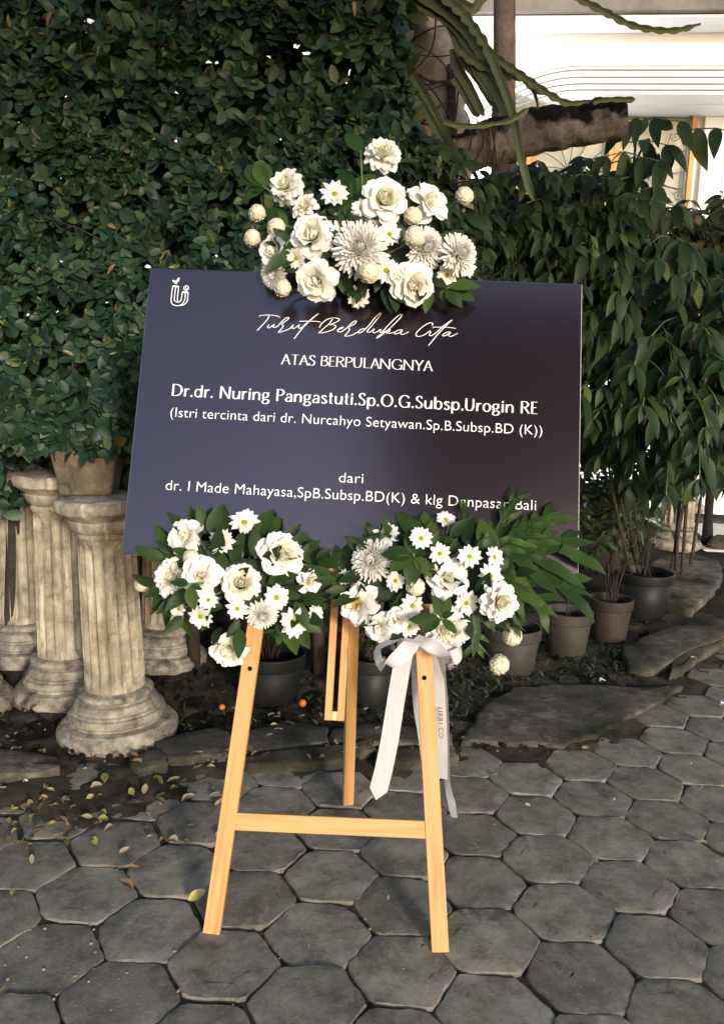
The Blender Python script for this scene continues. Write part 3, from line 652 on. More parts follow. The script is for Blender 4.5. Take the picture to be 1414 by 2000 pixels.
for q_ in ([(-.02, 0, 0)],):
    a = onY(105, 778, 3.25); b_ = onY(150, 775, 3.3); tw.tube(cr([onY(20, 770, 3.35), onY(60, 790, 3.2), onY(95, 805, 3.15)], 4), .006, 5); tw.tube(cr([onY(108, 800, 3.3), onY(112, 780, 3.27), onY(128, 772, 3.25), onY(146, 782, 3.3)], 5), .008, 5)
obj('branches', tw.mesh('branches', M_TWIG, True), hd, hd.matrix_basis.inverted())['kind'] = 'stuff'

# ---- shrubs and the drooping tree at right
def inpoly(x, y, poly):
    c = False; n = len(poly)
    for i in range(n):
        (x0, y0), (x1, y1) = poly[i], poly[(i+1) % n]
        if (y0 > y) != (y1 > y) and x < (x1 - x0) * (y - y0) / (y1 - y0) + x0: c = not c
    return c
def rndpoly(poly):
    xs, ys = [p[0] for p in poly], [p[1] for p in poly]
    while True:
        x, y = random.uniform(min(xs), max(xs)), random.uniform(min(ys), max(ys))
        if inpoly(x, y, poly): return x, y
def compound(starts, pairs, ll, rl, hang=1.0):
    """pinnate drooping leaves: rachis from start along dir, leaflets hanging"""
    P, Y, Nn, Sc, Fr = [], [], [], [], []; rach = MB()
    for (p, d, fr) in starts:
        k = random.randint(*pairs); ln = random.uniform(*rl); pts = []; side = d.cross(Vector((0, 0, 1))).normalized()
        for i in range(k + 1):
            t = i / k; q_ = p + d * ln * t + Vector((0, 0, -1)) * ln * .35 * t * t; pts.append(q_)
            if i == 0: continue
            for s_ in (-1, 1):
                if random.random() < .12: continue
                y = (d * random.uniform(.15, .5) + side * s_ * random.uniform(.25, .75) + Vector((0, 0, -hang * random.uniform(.25, 1.35)))).normalized()
                n_ = (d * -.3 + side * s_ * .35 + Vector((random.gauss(0, .3), -.9, .5 + random.gauss(0, .3))))
                P.append(q_ + side * s_ * .004); Y.append(y); Nn.append(n_.normalized()); Sc.append(random.uniform(*ll) * (.75 + .5 * math.sin(3.1 * (.15 + .7 * t)))); Fr.append(fr)
        P.append(pts[-1]); Y.append((d + Vector((0, 0, -hang))).normalized()); Nn.append(Vector((0, -1, .5)).normalized()); Sc.append(random.uniform(*ll)); Fr.append(fr)
        rach.tube(pts, [.0035] * len(pts), 4)
    return P, Y, Nn, Sc, Fr, rach
DT = onG(1236, 1192); DT = Vector((DT.x, DT.y, 0))
dt = thing('drooping_tree', 'leafy young tree with long drooping glossy leaves growing in the large black pot', 'tree', DT)
POLY_D = [(1136, 640), (1150, 470), (1200, 420), (1290, 430), (1414, 520), (1480, 560), (1500, 900), (1410, 850), (1350, 915), (1290, 900), (1250, 860), (1180, 850), (1140, 790)]
st = []; hubs = []
for k in range(235):
    x, y = rndpoly(POLY_D); dep = random.uniform(0, 1)
    p = onY(x, y, 4.15 + .9 * dep); c = onY(1260, 640, 4.9)
    out = (p - c); out.y = -abs(out.y) * .4 - .25; out.z *= .25; d = (out.normalized() + Vector((random.gauss(0, .35), random.gauss(0, .2), random.gauss(.05, .25)))).normalized()
    st.append((p, d, 1.0 if dep < .5 else .3)); hubs.append(p)
for (x, y) in ((1230, 240), (1275, 236), (1250, 305), (1190, 320), (1200, 400), (1150, 440), (1110, 400), (1300, 315), (1320, 262), (1160, 350), (1330, 370), (1215, 280), (1265, 360)):
    p = onY(x, y, 4.3); st.append((p, Vector((random.choice((-1, 1)) * random.uniform(.5, 1), -.5, .2)).normalized(), 1.0)); hubs.append(p)
P, Y, Nn, Sc, Fr, rach = compound(st, (2, 5), (.07, .165), (.14, .32))
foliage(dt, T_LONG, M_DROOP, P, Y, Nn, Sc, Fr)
stm = MB(); nodes = [onY(1240, 880, 4.75), onY(1215, 900, 4.75), onY(1255, 820, 4.7)]
for k, b_ in enumerate([(-.03, 0), (.02, .02), (0, -.03), (.04, -.02)]):
    base = DT + Vector((b_[0], b_[1], .22)); top = onY(1190 + k * 30, 640 - 30 * (k % 2), 4.6 + .08 * k)
    stm.tube(cr([base, onY(1228 + (k - 2) * 12, 1000, DT.y - .02), onY(1222 + (k - 2) * 18, 880, DT.y - .02), top], 6), list(np.linspace(.008, .005, 19)), 6)
for p in hubs:
    a = onY(1190 + random.randint(0, 5) * 30, 640 + random.uniform(-40, 120), 4.75)
    if random.random() < .5 and (p - a).length < 1.0: stm.tube(cr([a, a.lerp(p, .55) + Vector((0, 0, .08)), p], 4), [.006] * 9, 4)
for (x, y) in ((1245, 238), (1252, 300)):
    stm.tube(cr([onY(1215, 470, 4.5), onY(1232, 380, 4.35), onY(1236, 330, 4.32), onY(x, y - 8, 4.3)], 5), [.006] * 16, 5)
obj('stems', stm.mesh('stems', M_TWIG, True), dt, dt.matrix_basis.inverted())['kind'] = 'stuff'
obj('rachises', rach.mesh('rachises', M_STEM, True), dt, dt.matrix_basis.inverted())['kind'] = 'stuff'

def shrub(name, label, poly, Y0, Y1, nst, pairs, ll, rl, mat, tpl=T_LONG, hang=.8, base=None, nparts=300, group=None):
    c = base or Vector((onY(sum(p[0] for p in poly) / len(poly), 600, Y1).x, (Y0 + Y1) / 2, 0))
    sb = thing(name, label, 'shrub', c, group); st = []
    for k in range(nst):
        x, y = rndpoly(poly); dep = random.random(); p = onY(x, y, Y0 + (Y1 - Y0) * dep)
        st.append((p, Vector((random.gauss(0, .7), -.6, random.gauss(.15, .4))).normalized(), 1.0 if dep < .45 else .2))
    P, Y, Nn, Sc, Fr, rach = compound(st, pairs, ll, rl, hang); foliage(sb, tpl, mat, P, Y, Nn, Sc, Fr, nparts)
    for k in range(5):
        top = st[k * 7 % len(st)][0]; b_ = c + Vector((random.gauss(0, .12), random.gauss(0, .1), -.03))
        rach.tube(cr([b_, b_.lerp(top, .5) + Vector((0, .05, .1)), top], 5), list(np.linspace(.014, .005, 11)), 5)
    obj('stems', rach.mesh('stems', M_TWIG, True), sb, sb.matrix_basis.inverted())['kind'] = 'stuff'
    return sb
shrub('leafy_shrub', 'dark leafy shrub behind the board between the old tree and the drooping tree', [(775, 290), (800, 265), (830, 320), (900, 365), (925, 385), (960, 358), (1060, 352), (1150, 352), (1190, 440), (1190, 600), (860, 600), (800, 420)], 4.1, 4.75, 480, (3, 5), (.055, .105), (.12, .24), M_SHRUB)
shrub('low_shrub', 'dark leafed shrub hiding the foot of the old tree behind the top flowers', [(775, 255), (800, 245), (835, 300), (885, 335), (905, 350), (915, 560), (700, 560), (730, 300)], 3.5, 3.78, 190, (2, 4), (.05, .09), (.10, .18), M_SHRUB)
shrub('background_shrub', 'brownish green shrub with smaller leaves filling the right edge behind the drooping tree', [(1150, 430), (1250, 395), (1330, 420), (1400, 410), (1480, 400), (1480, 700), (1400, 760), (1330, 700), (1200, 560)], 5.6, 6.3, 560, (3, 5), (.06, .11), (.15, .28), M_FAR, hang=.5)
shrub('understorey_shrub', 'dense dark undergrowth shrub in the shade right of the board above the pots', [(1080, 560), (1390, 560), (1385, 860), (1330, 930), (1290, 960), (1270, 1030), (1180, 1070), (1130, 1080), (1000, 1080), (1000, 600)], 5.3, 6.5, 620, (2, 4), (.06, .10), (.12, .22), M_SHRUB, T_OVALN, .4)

# ================================================================== STONE COLUMNS, PLANTER, POTS
def column(pos, rs, label, H=0.93, lean=(0, 0), rb=None, cap=True, spin=0.0, group='fluted stone columns'):
    pos = Vector(pos); M = Matrix.Translation(pos) @ Matrix.Rotation(lean[0], 4, 'Y') @ Matrix.Rotation(lean[1], 4, 'X') @ Matrix.Rotation(spin, 4, 'Z')
    c = thing('fluted_column', label, 'column', M, group); rb = rb or rs * 2.15; k = rb
    pr = [(.001, -.03), (k*.97, -.03), (k*.985, .0), (k, .012), (k, .034), (k*.975, .044), (k*.93, .050), (k*.90, .062), (k*.83, .066), (k*.77, .068), (k*.765, .074), (k*.795, .082), (k*.80, .094), (k*.785, .106), (k*.745, .110), (k*.735, .117), (k*.70, .121), (k*.69, .128), (k*.655, .146), (k*.60, .150), (k*.585, .152), (rs*1.20, .156), (rs*1.29, .163), (rs*1.31, .171), (rs*1.28, .180), (rs*1.18, .187), (rs*1.04, .189), (rs*.9, .192)]
    bm_ = MB().lathe(pr, 56)
    bm_.v = [p * (1 + .008 * noise.noise(p * 9 + pos * 3) + .005 * noise.noise(p * 40 + pos)) for p in bm_.v]
    obj('base', sharp(bm_.mesh('base', M_COLBASE, True)), c)
    nf = 18; dpt = rs * .13; z0, z1 = .19, H - .15
    def mod(r_, a, z):
        e = min(1, max(0, (z - z0 - .012) / .03)) * min(1, max(0, (z1 - .012 - z) / .03)); return r_ - dpt * e * abs(math.sin(a * nf / 2)) ** .75
    zs = [z0, z0 + .012] + [z0 + .012 + .03 * i / 4 for i in range(1, 5)] + list(np.linspace(z0 + .06, z1 - .06, 12)) + [z1 - .012 - .03 * i / 4 for i in range(4, 0, -1)] + [z1 - .012, z1]
    sm = MB().lathe([(rs * (1.03 - .08 * (z - z0) / (z1 - z0)), z) for z in zs], nf * 10, mod=mod)
    sm.v = [Vector((p.x * (1 + .014 * noise.noise(p * 16 + pos * 5)), p.y * (1 + .014 * noise.noise(p * 16 + pos * 5)), p.z)) for p in sm.v]
    obj('shaft', sharp(sm.mesh('shaft', M_COLUMN, True), 40), c)
    if cap:
        cp = [(rs*.9, H-.152), (rs*1.02, H-.150), (rs*1.06, H-.14), (rs*1.02, H-.128), (rs*1.10, H-.122), (rs*1.20, H-.105), (rs*1.24, H-.085), (rs*1.20, H-.078), (rs*1.30, H-.068), (rs*1.45, H-.056), (rs*1.60, H-.046), (rs*1.66, H-.03), (rs*1.64, H-.012), (rs*1.55, H-.002), (rs*1.4, H), (.001, H)]
        cm = MB().lathe(cp, 56); cm.v = [p * (1 + .008 * noise.noise(p * 18 + pos)) for p in cm.v]
        obj('capital', sharp(cm.mesh('capital', M_COLUMN, True)), c)
    return c
def colpos(px, pyfront, rb):
    f = onG(px, pyfront); return Vector((f.x * (f.y + rb) / f.y, f.y + rb, 0))
C1 = colpos(233, 1480, .215)
column(C1, .108, 'nearest pale fluted column with cracked round base and square planter on top', .915, (-.045, .0), .225)
C2 = colpos(132, 1396, .20)
column(C2, .106, 'fluted column just behind the nearest one, with brown peeling stains on its shaft', .95, (-.015, .0), .215, spin=.2)
C3 = colpos(50, 1312, .2)
column(C3, .116, 'stained greenish fluted column at the far left behind the others', 1.0, (-.01, 0), .215, spin=.1)
C4 = colpos(-78, 1422, .2)
column(C4, .106, 'column whose round base just enters the picture at the left edge', .93, (0, 0), .215, spin=.3)
C5 = colpos(322, 1322, .2)
column(C5, .106, 'brown shaded fluted column hidden behind the left flowers and board corner', .80, (.01, 0), .2, spin=.15)
C6 = colpos(1316, 1076, .2)
column(C6, .135, 'weathered fluted column at right under the drooping leaves, with crumbling white edges', .95, (-.01, 0), .215, spin=.1)

pt = thing('square_planter', 'rough square concrete planter standing on the nearest fluted column', 'planter', C1 + Vector((-.05 - .06, .06, .917)))
def taper_box(a0, a1, h, wall_=.02):
    m_ = MB(); z = [(a0, 0), (a1, h), (a1 - wall_, h), (a1 - wall_ * 1.3, h - .05)]
    v = [(sx * a, sy * a, zz) for a, zz in z for sx, sy in ((-1, -1), (1, -1), (1, 1), (-1, 1))]
    f = [(i*4+j, i*4+(j+1) % 4, (i+1)*4+(j+1) % 4, (i+1)*4+j) for i in range(3) for j in range(4)] + [(3, 2, 1, 0)]; return m_.add(v, f)
pb = bevel(taper_box(.088, .118, .165).mesh('body', M_PLANTER), .008)
obj('body', pb, pt, Matrix.Rotation(.12, 4, 'Z')); obj('soil', MB().add([(-.1, -.1, .13), (.1, -.1, .13), (.1, .1, .13), (-.1, .1, .13)], [(0, 1, 2, 3)]).mesh('soil', M_SOIL), pt, Matrix.Rotation(.12, 4, 'Z'))
kn = thing('stone_lump', 'small round stone lump wedged between the planter and the capital', 'stone', onY(127, 957, C1.y - .14))
def stone_mesh(r_, sx=1, sy=1, sz=.7, seed=0, mat=M_KERB):
    bm = bmesh.new(); bmesh.ops.create_icosphere(bm, subdivisions=3, radius=r_)
    for v_ in bm.verts: v_.co = Vector((v_.co.x * sx, v_.co.y * sy, v_.co.z * sz)) * (1 + .22 * noise.fractal(v_.co / r_ * 1.3 + Vector((seed, 0, 0)), .8, 2, 3))
    me = bpy.data.meshes.new('stone'); bm.to_mesh(me); bm.free(); me.materials.append(mat); me.polygons.foreach_set('use_smooth', [True] * len(me.polygons)); return me
obj('stone', stone_mesh(.024, 1, 1, 1, 3, M_PLANTER), kn)
# stone capital lying on the far-left column
cl = thing('loose_capital', 'pale loose capital slab lying tilted on the columns at left edge', 'stone slab', Matrix.Translation(Vector((C3.x + .06, C3.y - .16, 1.015))) @ Matrix.Rotation(.05, 4, 'X'))
obj('slab', MB().lathe([(.001, 0), (.13, 0), (.17, .012), (.185, .03), (.17, .05), (.14, .062), (.12, .075), (.001, .075)], 40).mesh('slab', M_COLUMN, True), cl)
# heap of stones by the right column
for k, (x, y, r_, lab) in enumerate(((1352, 1045, .075, 'grey rounded stone right beside the base of the small column'), (1362, 1010, .06, 'upper grey stone leaning behind the small column at right'), (1408, 1060, .10, 'large grey stone at the right edge beyond the black sapling'), (1352, 985, .11, 'whitish broken rubble block behind the black sapling'), (1362, 955, .10, 'pale rubble block furthest back beside the small column'), (1400, 1010, .07, 'dark stone lying behind the black sapling at right edge'))):
    p = onG(x, y + 14); t_ = thing('garden_stone', lab, 'stone', p + Vector((0, 0, r_ * .45)), 'stones by the right column')
    obj('stone', stone_mesh(r_, 1.2, 1, .8, k * 2.3, M_COLBASE if k in (3, 4) else M_KERB), t_)
# sandals on the yard
for k, (x, y) in enumerate(((1398, 925), (1412, 905))):
    p = onG(x, y); t_ = thing('sandal', ('grey sandal lying on the pale yard floor at right edge', 'second sandal further back on the pale yard floor')[k], 'sandal', Matrix.Translation(Vector((p.x, p.y, .02))) @ Matrix.Rotation(1.2, 4, 'Z'), 'sandals on the yard')
    s_ = bevel(MB().box((-.13, -.045, 0), (.13, .045, .025)).mesh('sole', plain('grey_rubber', (.16, .16, .17), .8)), .012); obj('sole', s_, t_)
    st_ = MB(); [st_.tube(cr([(.02 + dx, -.05, .015), (.03 + dx, -.03, .06), (.03 + dx, .03, .06), (.02 + dx, .05, .015)], 5), .008, 6) for dx in (0, .03, .06)]; obj('strap', st_.mesh('strap', plain('white_strap', (.6, .6, .6), .7), True), t_)

def pot(px, pyrim, pybase, wpx, mat, label, soil=True):
    f = onG(px, pybase); dz = topx(f)[2]; r_ = wpx / 2 * dz / FPX; c = Vector((f.x * (f.y + r_ * .8) / f.y, f.y + r_ * .8, 0))
    d = ray(px, pyrim); t = (c.y - r_) / d.y; h = EYE + d.z * t
    P = thing('plant_pot', label, 'plant pot', Matrix.Translation(c) @ Matrix.Rotation(random.gauss(0, .02), 4, 'X') @ Matrix.Rotation(random.random() * 6, 4, 'Z'), 'plant pots in a row along the bed')
    obj('body', MB().lathe([(.001, 0), (r_*.74, 0), (r_*.77, .006), (r_*.925, h-.052), (r_*.9, h-.05), (r_*.87, h-.06)], 40).mesh('body', mat, True), P)
    obj('rim', MB().lathe([(r_*.90, h-.056), (r_*.985, h-.055), (r_*.99, h-.05), (r_, h-.012), (r_*1.0, h-.004), (r_*.985, h), (r_*.95, h), (r_*.935, h-.006), (r_*.915, h-.05)], 40).mesh('rim', mat, True), P)
    s_ = MB().lathe([(.001, h-.045)] + [(r_*.92*k/5, h-.045) for k in range(1, 6)], 24)
    s_.v = [p + Vector((0, 0, .012 * noise.noise(p * 30 + c * 4))) for p in s_.v]; obj('soil', s_.mesh('soil', M_SOIL, True), P)
    return c, r_, h
PB = pot(1250, 1128, 1212, 116, M_POTB, 'large black plastic pot holding the drooping tree')
P2 = pot(1186, 1178, 1258, 86, M_POTBR, 'brown plastic pot with dry twigs between the black and dusty pots')
P3 = pot(1102, 1205, 1290, 98, M_POTG, 'dusty grey pot third from the large black one, with a single bare stick')
P4 = pot(996, 1238, 1326, 112, M_POTG, 'dusty grey pot under the right flower arrangement behind two cream pompons')
P5 = pot(528, 1296, 1388, 138, M_POTB, 'dark pot standing behind the left easel leg')
P6 = pot(722, 1298, 1392, 110, M_POTB, 'dark pot half hidden behind the white ribbon and easel mast')
P7 = pot(1182, 962, 1120, 150, M_POTBR, 'tall brown planter in the shade behind the twiggy pots')
# plants in the pots
def twigs(name, label, c, h, n, hh, spread, leaves=0, ll=(.03, .05), mat=M_SHRUB, cat='plant'):
    pl = thing(name, label, cat, Vector((c.x, c.y, h - .04))); m_ = MB(); P, Y, Nn, Sc = [], [], [], []
    for k in range(n):
        a = random.random() * 6.28; e = Vector((math.cos(a) * spread * random.random(), math.sin(a) * spread * random.random(), hh * random.uniform(.6, 1)))
        b_ = Vector((random.gauss(0, .015), random.gauss(0, .015), -.01)); pts = cr([b_, e * .5 + Vector((random.gauss(0, .01), 0, .03)), e], 4); m_.tube(pts, list(np.linspace(.0035, .0015, len(pts))), 5)
        for q_ in range(leaves):
            t = random.uniform(.35, 1); p = pts[min(int(t * (len(pts) - 1)), len(pts) - 1)]; y = Vector((random.gauss(0, 1), random.gauss(0, 1), random.gauss(.3, .6)))
            P.append(p); Y.append(y.normalized()); Nn.append(Vector((random.gauss(0, .4), -.6, 1)).normalized()); Sc.append(random.uniform(*ll))
    obj('stems', m_.mesh('stems', M_TWIG, True), pl)
    if P:
        me = mesh('leaf', T_OVALN[0], T_OVALN[1], mat)
        for i in range(len(P)): obj('leaf', me, pl, frame(P[i], Y[i], Nn[i], Sc[i]))
    return pl
twigs('dry_plant', 'dry twiggy plant with bare brown stems in the brown pot', P2[0], P2[2], 16, .34, .16)
twigs('bare_stick', 'single bare stick standing in the dusty pot', P3[0], P3[2], 2, .2, .03)
twigs('leafy_plant', 'small leafy plant in the dusty pot beside the white dahlia', P4[0], P4[2], 14, .24, .13, 6, (.03, .055))
twigs('leafy_plant', 'bushy green plant in the dark pot behind the left easel leg', P5[0], P5[2], 26, .36, .2, 6, (.04, .08))
twigs('leafy_plant', 'low plant in the dark pot behind the mast of the easel', P6[0], P6[2], 12, .22, .14, 5, (.04, .06))
twigs('leafy_plant', 'sprawling thin leafed plant in the tall brown planter', P7[0], P7[2], 18, .5, .22, 5, (.04, .07))
twigs('young_shoot', 'thin shoots with tiny leaves beside the drooping tree stems in the black pot', PB[0], PB[2], 10, .5, .14, 5, (.025, .045), M_DROOP)
# weeds on the bed
wp, wy, wn_, ws = [], [], [], []
SLAB_A = [(890, 1450), (915, 1400), (950, 1362), (1000, 1338), (1340, 1330), (1280, 1375), (1100, 1460)]
for k in range(1500):
    x, y = random.uniform(260, 1250), random.uniform(1270, 1470)
    if y > kerb_y(x) - 45 or inpoly(x, y, SLAB_A): continue
    dens = .25 + .75 * (abs(x - 1060) < 180 and y > 1270)
    if random.random() > dens: continue
    p = onG(x, y, .01); b_ = random.random() * 6.28
    for q_ in range(3):
        wp.append(p + Vector((random.gauss(0, .012), random.gauss(0, .012), 0))); wy.append((math.cos(b_ + q_ * 2.1), math.sin(b_ + q_ * 2.1), random.uniform(.3, 1.4))); wn_.append((0, -.2, 1)); ws.append(random.uniform(.012, .04))
obj('weeds', batch_mesh('weeds', T_OVALN, wp, wy, wn_, np.array(ws), leafmat('weed_leaf', [(0, (.010, .018, .006)), (.7, (.022, .034, .010)), (1, (.05, .06, .02))], .6, .1)), kind='stuff')
# clods and pebbles on the bed
sm_ = stone_mesh(1, 1, 1, .7, 5, M_SOIL); bp, bv, bf = [], [], []
cv = [v_.co.copy() for v_ in sm_.vertices][:]; 
bm = bmesh.new(); bmesh.ops.create_icosphere(bm, subdivisions=1, radius=1); cv = [v_.co.copy() for v_ in bm.verts]; cf = [tuple(v_.index for v_ in f_.verts) for f_ in bm.faces]; bm.free()
m_ = MB()
for k in range(1100):
    x, y = random.uniform(0, 1300), random.uniform(1180, 1490)
    if y > kerb_y(x) - 2 or inpoly(x, y, SLAB_A): continue
    p = onG(x, y, .012); r_ = random.uniform(.004, .016); m_.add([p + Vector((c.x * r_ * random.uniform(.7, 1.3), c.y * r_ * random.uniform(.7, 1.3), c.z * r_ * .8)) for c in cv], cf)
obj('soil_crumbs', m_.mesh('soil_crumbs', M_SOIL, True), kind='stuff')
m_ = MB()
for k in range(260):
    x, y = random.uniform(0, 1414), random.uniform(1420, 1990)
    p = onG(x, y, -.004 if y > kerb_y(x) else .02); r_ = random.uniform(.002, .006); m_.add([p + Vector((c.x * r_ * random.uniform(.7, 1.3), c.y * r_ * random.uniform(.7, 1.3), c.z * r_ * .8)) for c in cv], cf)
obj('grit', m_.mesh('grit', M_COLBASE, True), kind='stuff')
# fallen fruit
for (x, y, r_, mat, lab) in ((591, 1379, .016, M_ORANGE, 'orange fruit lying on the soil right of the dark pot'), (434, 1386, .013, M_ORANGE, 'dull orange fruit on the soil left of the left easel leg'), (716, 1379, .013, M_PALEF, 'pale yellow fruit on the soil beside the easel mast')):
    t_ = thing('fallen_fruit', lab, 'fruit', onG(x, y, .02) + Vector((0, 0, r_ * .8)), 'fruit fallen on the bed')
    f_ = MB().lathe([(.0005, -r_)] + [(r_ * math.cos(R(a)), r_ * math.sin(R(a))) for a in range(-75, 76, 15)] + [(r_ * .1, r_ * .97), (.0005, r_ * .9)], 20); obj('skin', f_.mesh('skin', mat, True), t_)
# fallen leaves
LM = {'tan': leafmat('dry_tan_leaf', [(0, (.26, .18, .10)), (.5, (.36, .27, .17)), (1, (.44, .34, .24))], .7, .1), 'yellow': leafmat('yellow_leaf', [(0, (.34, .30, .06)), (1, (.48, .40, .12))], .55, .15), 'green': leafmat('fallen_green_leaf', [(0, (.10, .15, .03)), (1, (.24, .28, .07))], .5, .15), 'brown': leafmat('brown_leaf', [(0, (.09, .05, .028)), (1, (.20, .12, .07))], .8, .05)}
def dry_tpl(k):
    v, f = leaf_tpl(random.uniform(.4, .6), random.uniform(.2, .6), random.uniform(-.3, .4), 5, wav=random.uniform(.05, .14)); return v, f
LMESH = {c: [mesh('fallen_leaf', *dry_tpl(k), m_) for k in range(3)] for c, m_ in LM.items()}
def litter(x, y, c, L_, z=.004):
    p = onG(x, y, z); a = random.random() * 6.28; M = frame(p + Vector((0, 0, .004)), (math.cos(a), math.sin(a), random.gauss(.05, .15)), (random.gauss(0, .35), random.gauss(0, .35), 1), L_ * 1.3)
    o = obj('fallen_leaf', random.choice(LMESH[c]), None, M)
    zone = 'on the bed soil' if y < kerb_y(x) - 55 else ('on the kerb stones' if y < kerb_y(x) + 12 else ('on the dirty pavers' if y < 1700 and x < 480 else 'on the clean dark pavers'))
    near = ('by the left edge', 'below the nearest column', 'left of the left easel leg', 'near the left easel leg', 'near the rear easel leg', 'right of the right easel leg', 'far right')[int(np.searchsorted([110, 250, 360, 500, 760, 1000], x))]
    size = 'tiny' if L_ < .019 else ('small' if L_ < .027 else 'large')
    tag(o, size + {'tan': ' curled dry tan leaf ', 'yellow': ' fallen yellow leaf ', 'green': ' fallen yellow green leaf ', 'brown': ' shrivelled brown leaf '}[c] + zone + ' ' + near, 'fallen leaf', 'fallen leaves on the ground')
for (x, y, c, s_) in ((205, 1531, 'green', .042), (300, 1520, 'green', .04), (305, 1562, 'green', .03), (368, 1761, 'yellow', .038), (33, 1738, 'yellow', .024), (132, 1654, 'green', .024), (355, 1566, 'tan', .036), (281, 1553, 'tan', .036), (50, 1585, 'tan', .042), (88, 1473, 'green', .026), (278, 1492, 'tan', .03), (404, 1500, 'tan', .026), (400, 1434, 'green', .03), (535, 1402, 'yellow', .028), (528, 1418, 'yellow', .03), (533, 1428, 'tan', .03), (250, 1696, 'tan', .028), (262, 1740, 'brown', .04), (20, 1925, 'tan', .03), (118, 1563, 'tan', .028), (115, 1573, 'yellow', .026), (198, 1585, 'tan', .02), (196, 1610, 'tan', .022), (150, 1605, 'tan', .026), (63, 1690, 'tan', .024), (1135, 1462, 'tan', .022), (1157, 1683, 'tan', .024), (1328, 1260, 'tan', .026), (1348, 1288, 'tan', .026), (660, 1457, 'tan', .03), (705, 1460, 'tan', .036), (735, 1458, 'yellow', .024), (640, 1456, 'tan', .022), (497, 1476, 'brown', .05), (478, 1480, 'brown', .04), (404, 1475, 'tan', .036), (330, 1440, 'tan', .026), (585, 1402, 'tan', .02), (575, 1416, 'brown', .03), (460, 1390, 'tan', .03)): litter(x, y, c, s_, .006 if y > kerb_y(x) else .03)
for k in range(70):
    x, y = random.uniform(0, 460), random.triangular(1490, 1690, 1560); litter(x, y, random.choice(('tan', 'tan', 'brown', 'brown', 'yellow')), random.uniform(.014, .034))
for k in range(55):
    x, y = random.uniform(0, 900), random.uniform(1385, 1485); litter(x, y, random.choice(('tan', 'brown', 'brown')), random.uniform(.014, .03), .03)
for k in range(14):
    litter(random.uniform(480, 1400), random.uniform(1500, 1950), random.choice(('tan', 'brown')), random.uniform(.01, .022))
# scraps of paper
for (x, y, lab, s_, z) in ((1170, 1331, 'crumpled white paper scrap on the edge of the mossy slab', .02, .035), (46, 1528, 'tiny white scrap on the dirty pavers at left', .011, .01), (1406, 1378, 'white crumpled scrap on the pavers at the right edge', .022, .01)):
    v, f = leaf_tpl(.9, .3, .2, 3, wav=.2); tag(obj('paper_scrap', mesh('paper_scrap', v, f, plain('white_paper', (.75, .75, .8), .8)), None, frame(onG(x, y, z) + Vector((0, 0, .004)), (1, .2, .1), (0, 0, 1), s_ * 1.6)), lab, 'paper scrap')

# ================================================================== EASEL
ea = thing('easel', 'light pine A-frame easel with flat legs and a cross bar holding the board', 'easel', (onG(412, 1824) + onG(860, 1860)) / 2)
EI = ea.matrix_basis.inverted()
BACK = -0.024
def plank(name, a, b, width, thick, nrm=BN, mat=M_WOOD, parent=ea, bev=.0016):
    a, b = Vector(a), Vector(b); y = (b - a).normalized(); x = y.cross(nrm).normalized(); z = x.cross(y); ln = (b - a).length
    M = Matrix.Translation(a) @ Matrix((x, y, z)).transposed().to_4x4()
    me = bevel(MB().box((-width/2, 0, -thick), (width/2, ln, 0)).mesh(name, mat), bev, 1)
    return obj(name, me, parent, (EI if parent is ea else Matrix()) @ M), M
FL, FR_ = onG(412, 1825), onG(860, 1861)
def onE(px, py): # plane through the feet and the board's back
    o = BC + BN * BACK; n_ = (FR_ - FL).cross(o + BU * .2 - (FL + FR_) / 2).normalized(); d = ray(px, py); return CAMP + d * ((FL - CAMP).dot(n_) / d.dot(n_)), (n_ if n_.y < 0 else -n_)
lt, EN = onE(498.5, 1222); rt, _ = onE(827, 1256)
LW = .0425
def ext(a, b, k): return a + (b - a) * k
plank('leg', FL, ext(FL, lt, 2.05), LW, .02, EN); plank('leg', FR_, ext(FR_, rt, 2.05), LW, .02, EN)
ca, cb = onE(462, 1606)[0], onE(832, 1621)[0]
ca = onE(452, 1605)[0]; cb = onE(840, 1622)[0]
plank('cross_bar', ca - EN * .003, cb - EN * .003, .043, .016, EN)
# mast with a slot, hanging between the legs, and rear leg
mt0, mt1 = onE(651, 1409)[0] - EN * .022, onE(662, 1215)[0] - EN * .022
my = (mt1 - mt0).normalized(); mx = my.cross(EN).normalized()
mtop = mt0 + my * .95
for s_ in (-1, 1): plank('mast_rail', mt0 + mx * s_ * .0165, mtop + mx * s_ * .0165, .019, .018, EN)
plank('mast_foot', mt0 + my * .0005, mt0 + my * .024, .0139, .0178, EN, M_WOODEND)
rb0 = onG(681, 1574); rtop = BC + BU * .36 - BN * .06
plank('rear_leg', rb0, rtop, .034, .022, Vector((.28, -1, 0)).normalized())
# ledge under the board
lu = buv(690, 1112)
LEDGE = BC - BU * (BH / 2 + .012) + BN * .012
plank('ledge', LEDGE - BX * .42, LEDGE + BX * .42, .022, .05, BN)
plank('head_block', BC + BU * .33 - BN * .022 - BX * .09, BC + BU * .33 - BN * .022 + BX * .09, .05, .02, BN)
for (x, y) in ((488.5, 1306), (828.5, 1324)):
    p, n_ = onE(x, y); m_ = MB().lathe([(.0004, .0012), (.0058, .0012), (.0062, .0006), (.0062, -.012)], 18); obj('painted_peg_hole', m_.mesh('painted_peg_hole', M_HOLE_SHADE, True), ea, EI @ zframe(p, n_))  # raised black disc painted as the shade inside the hole

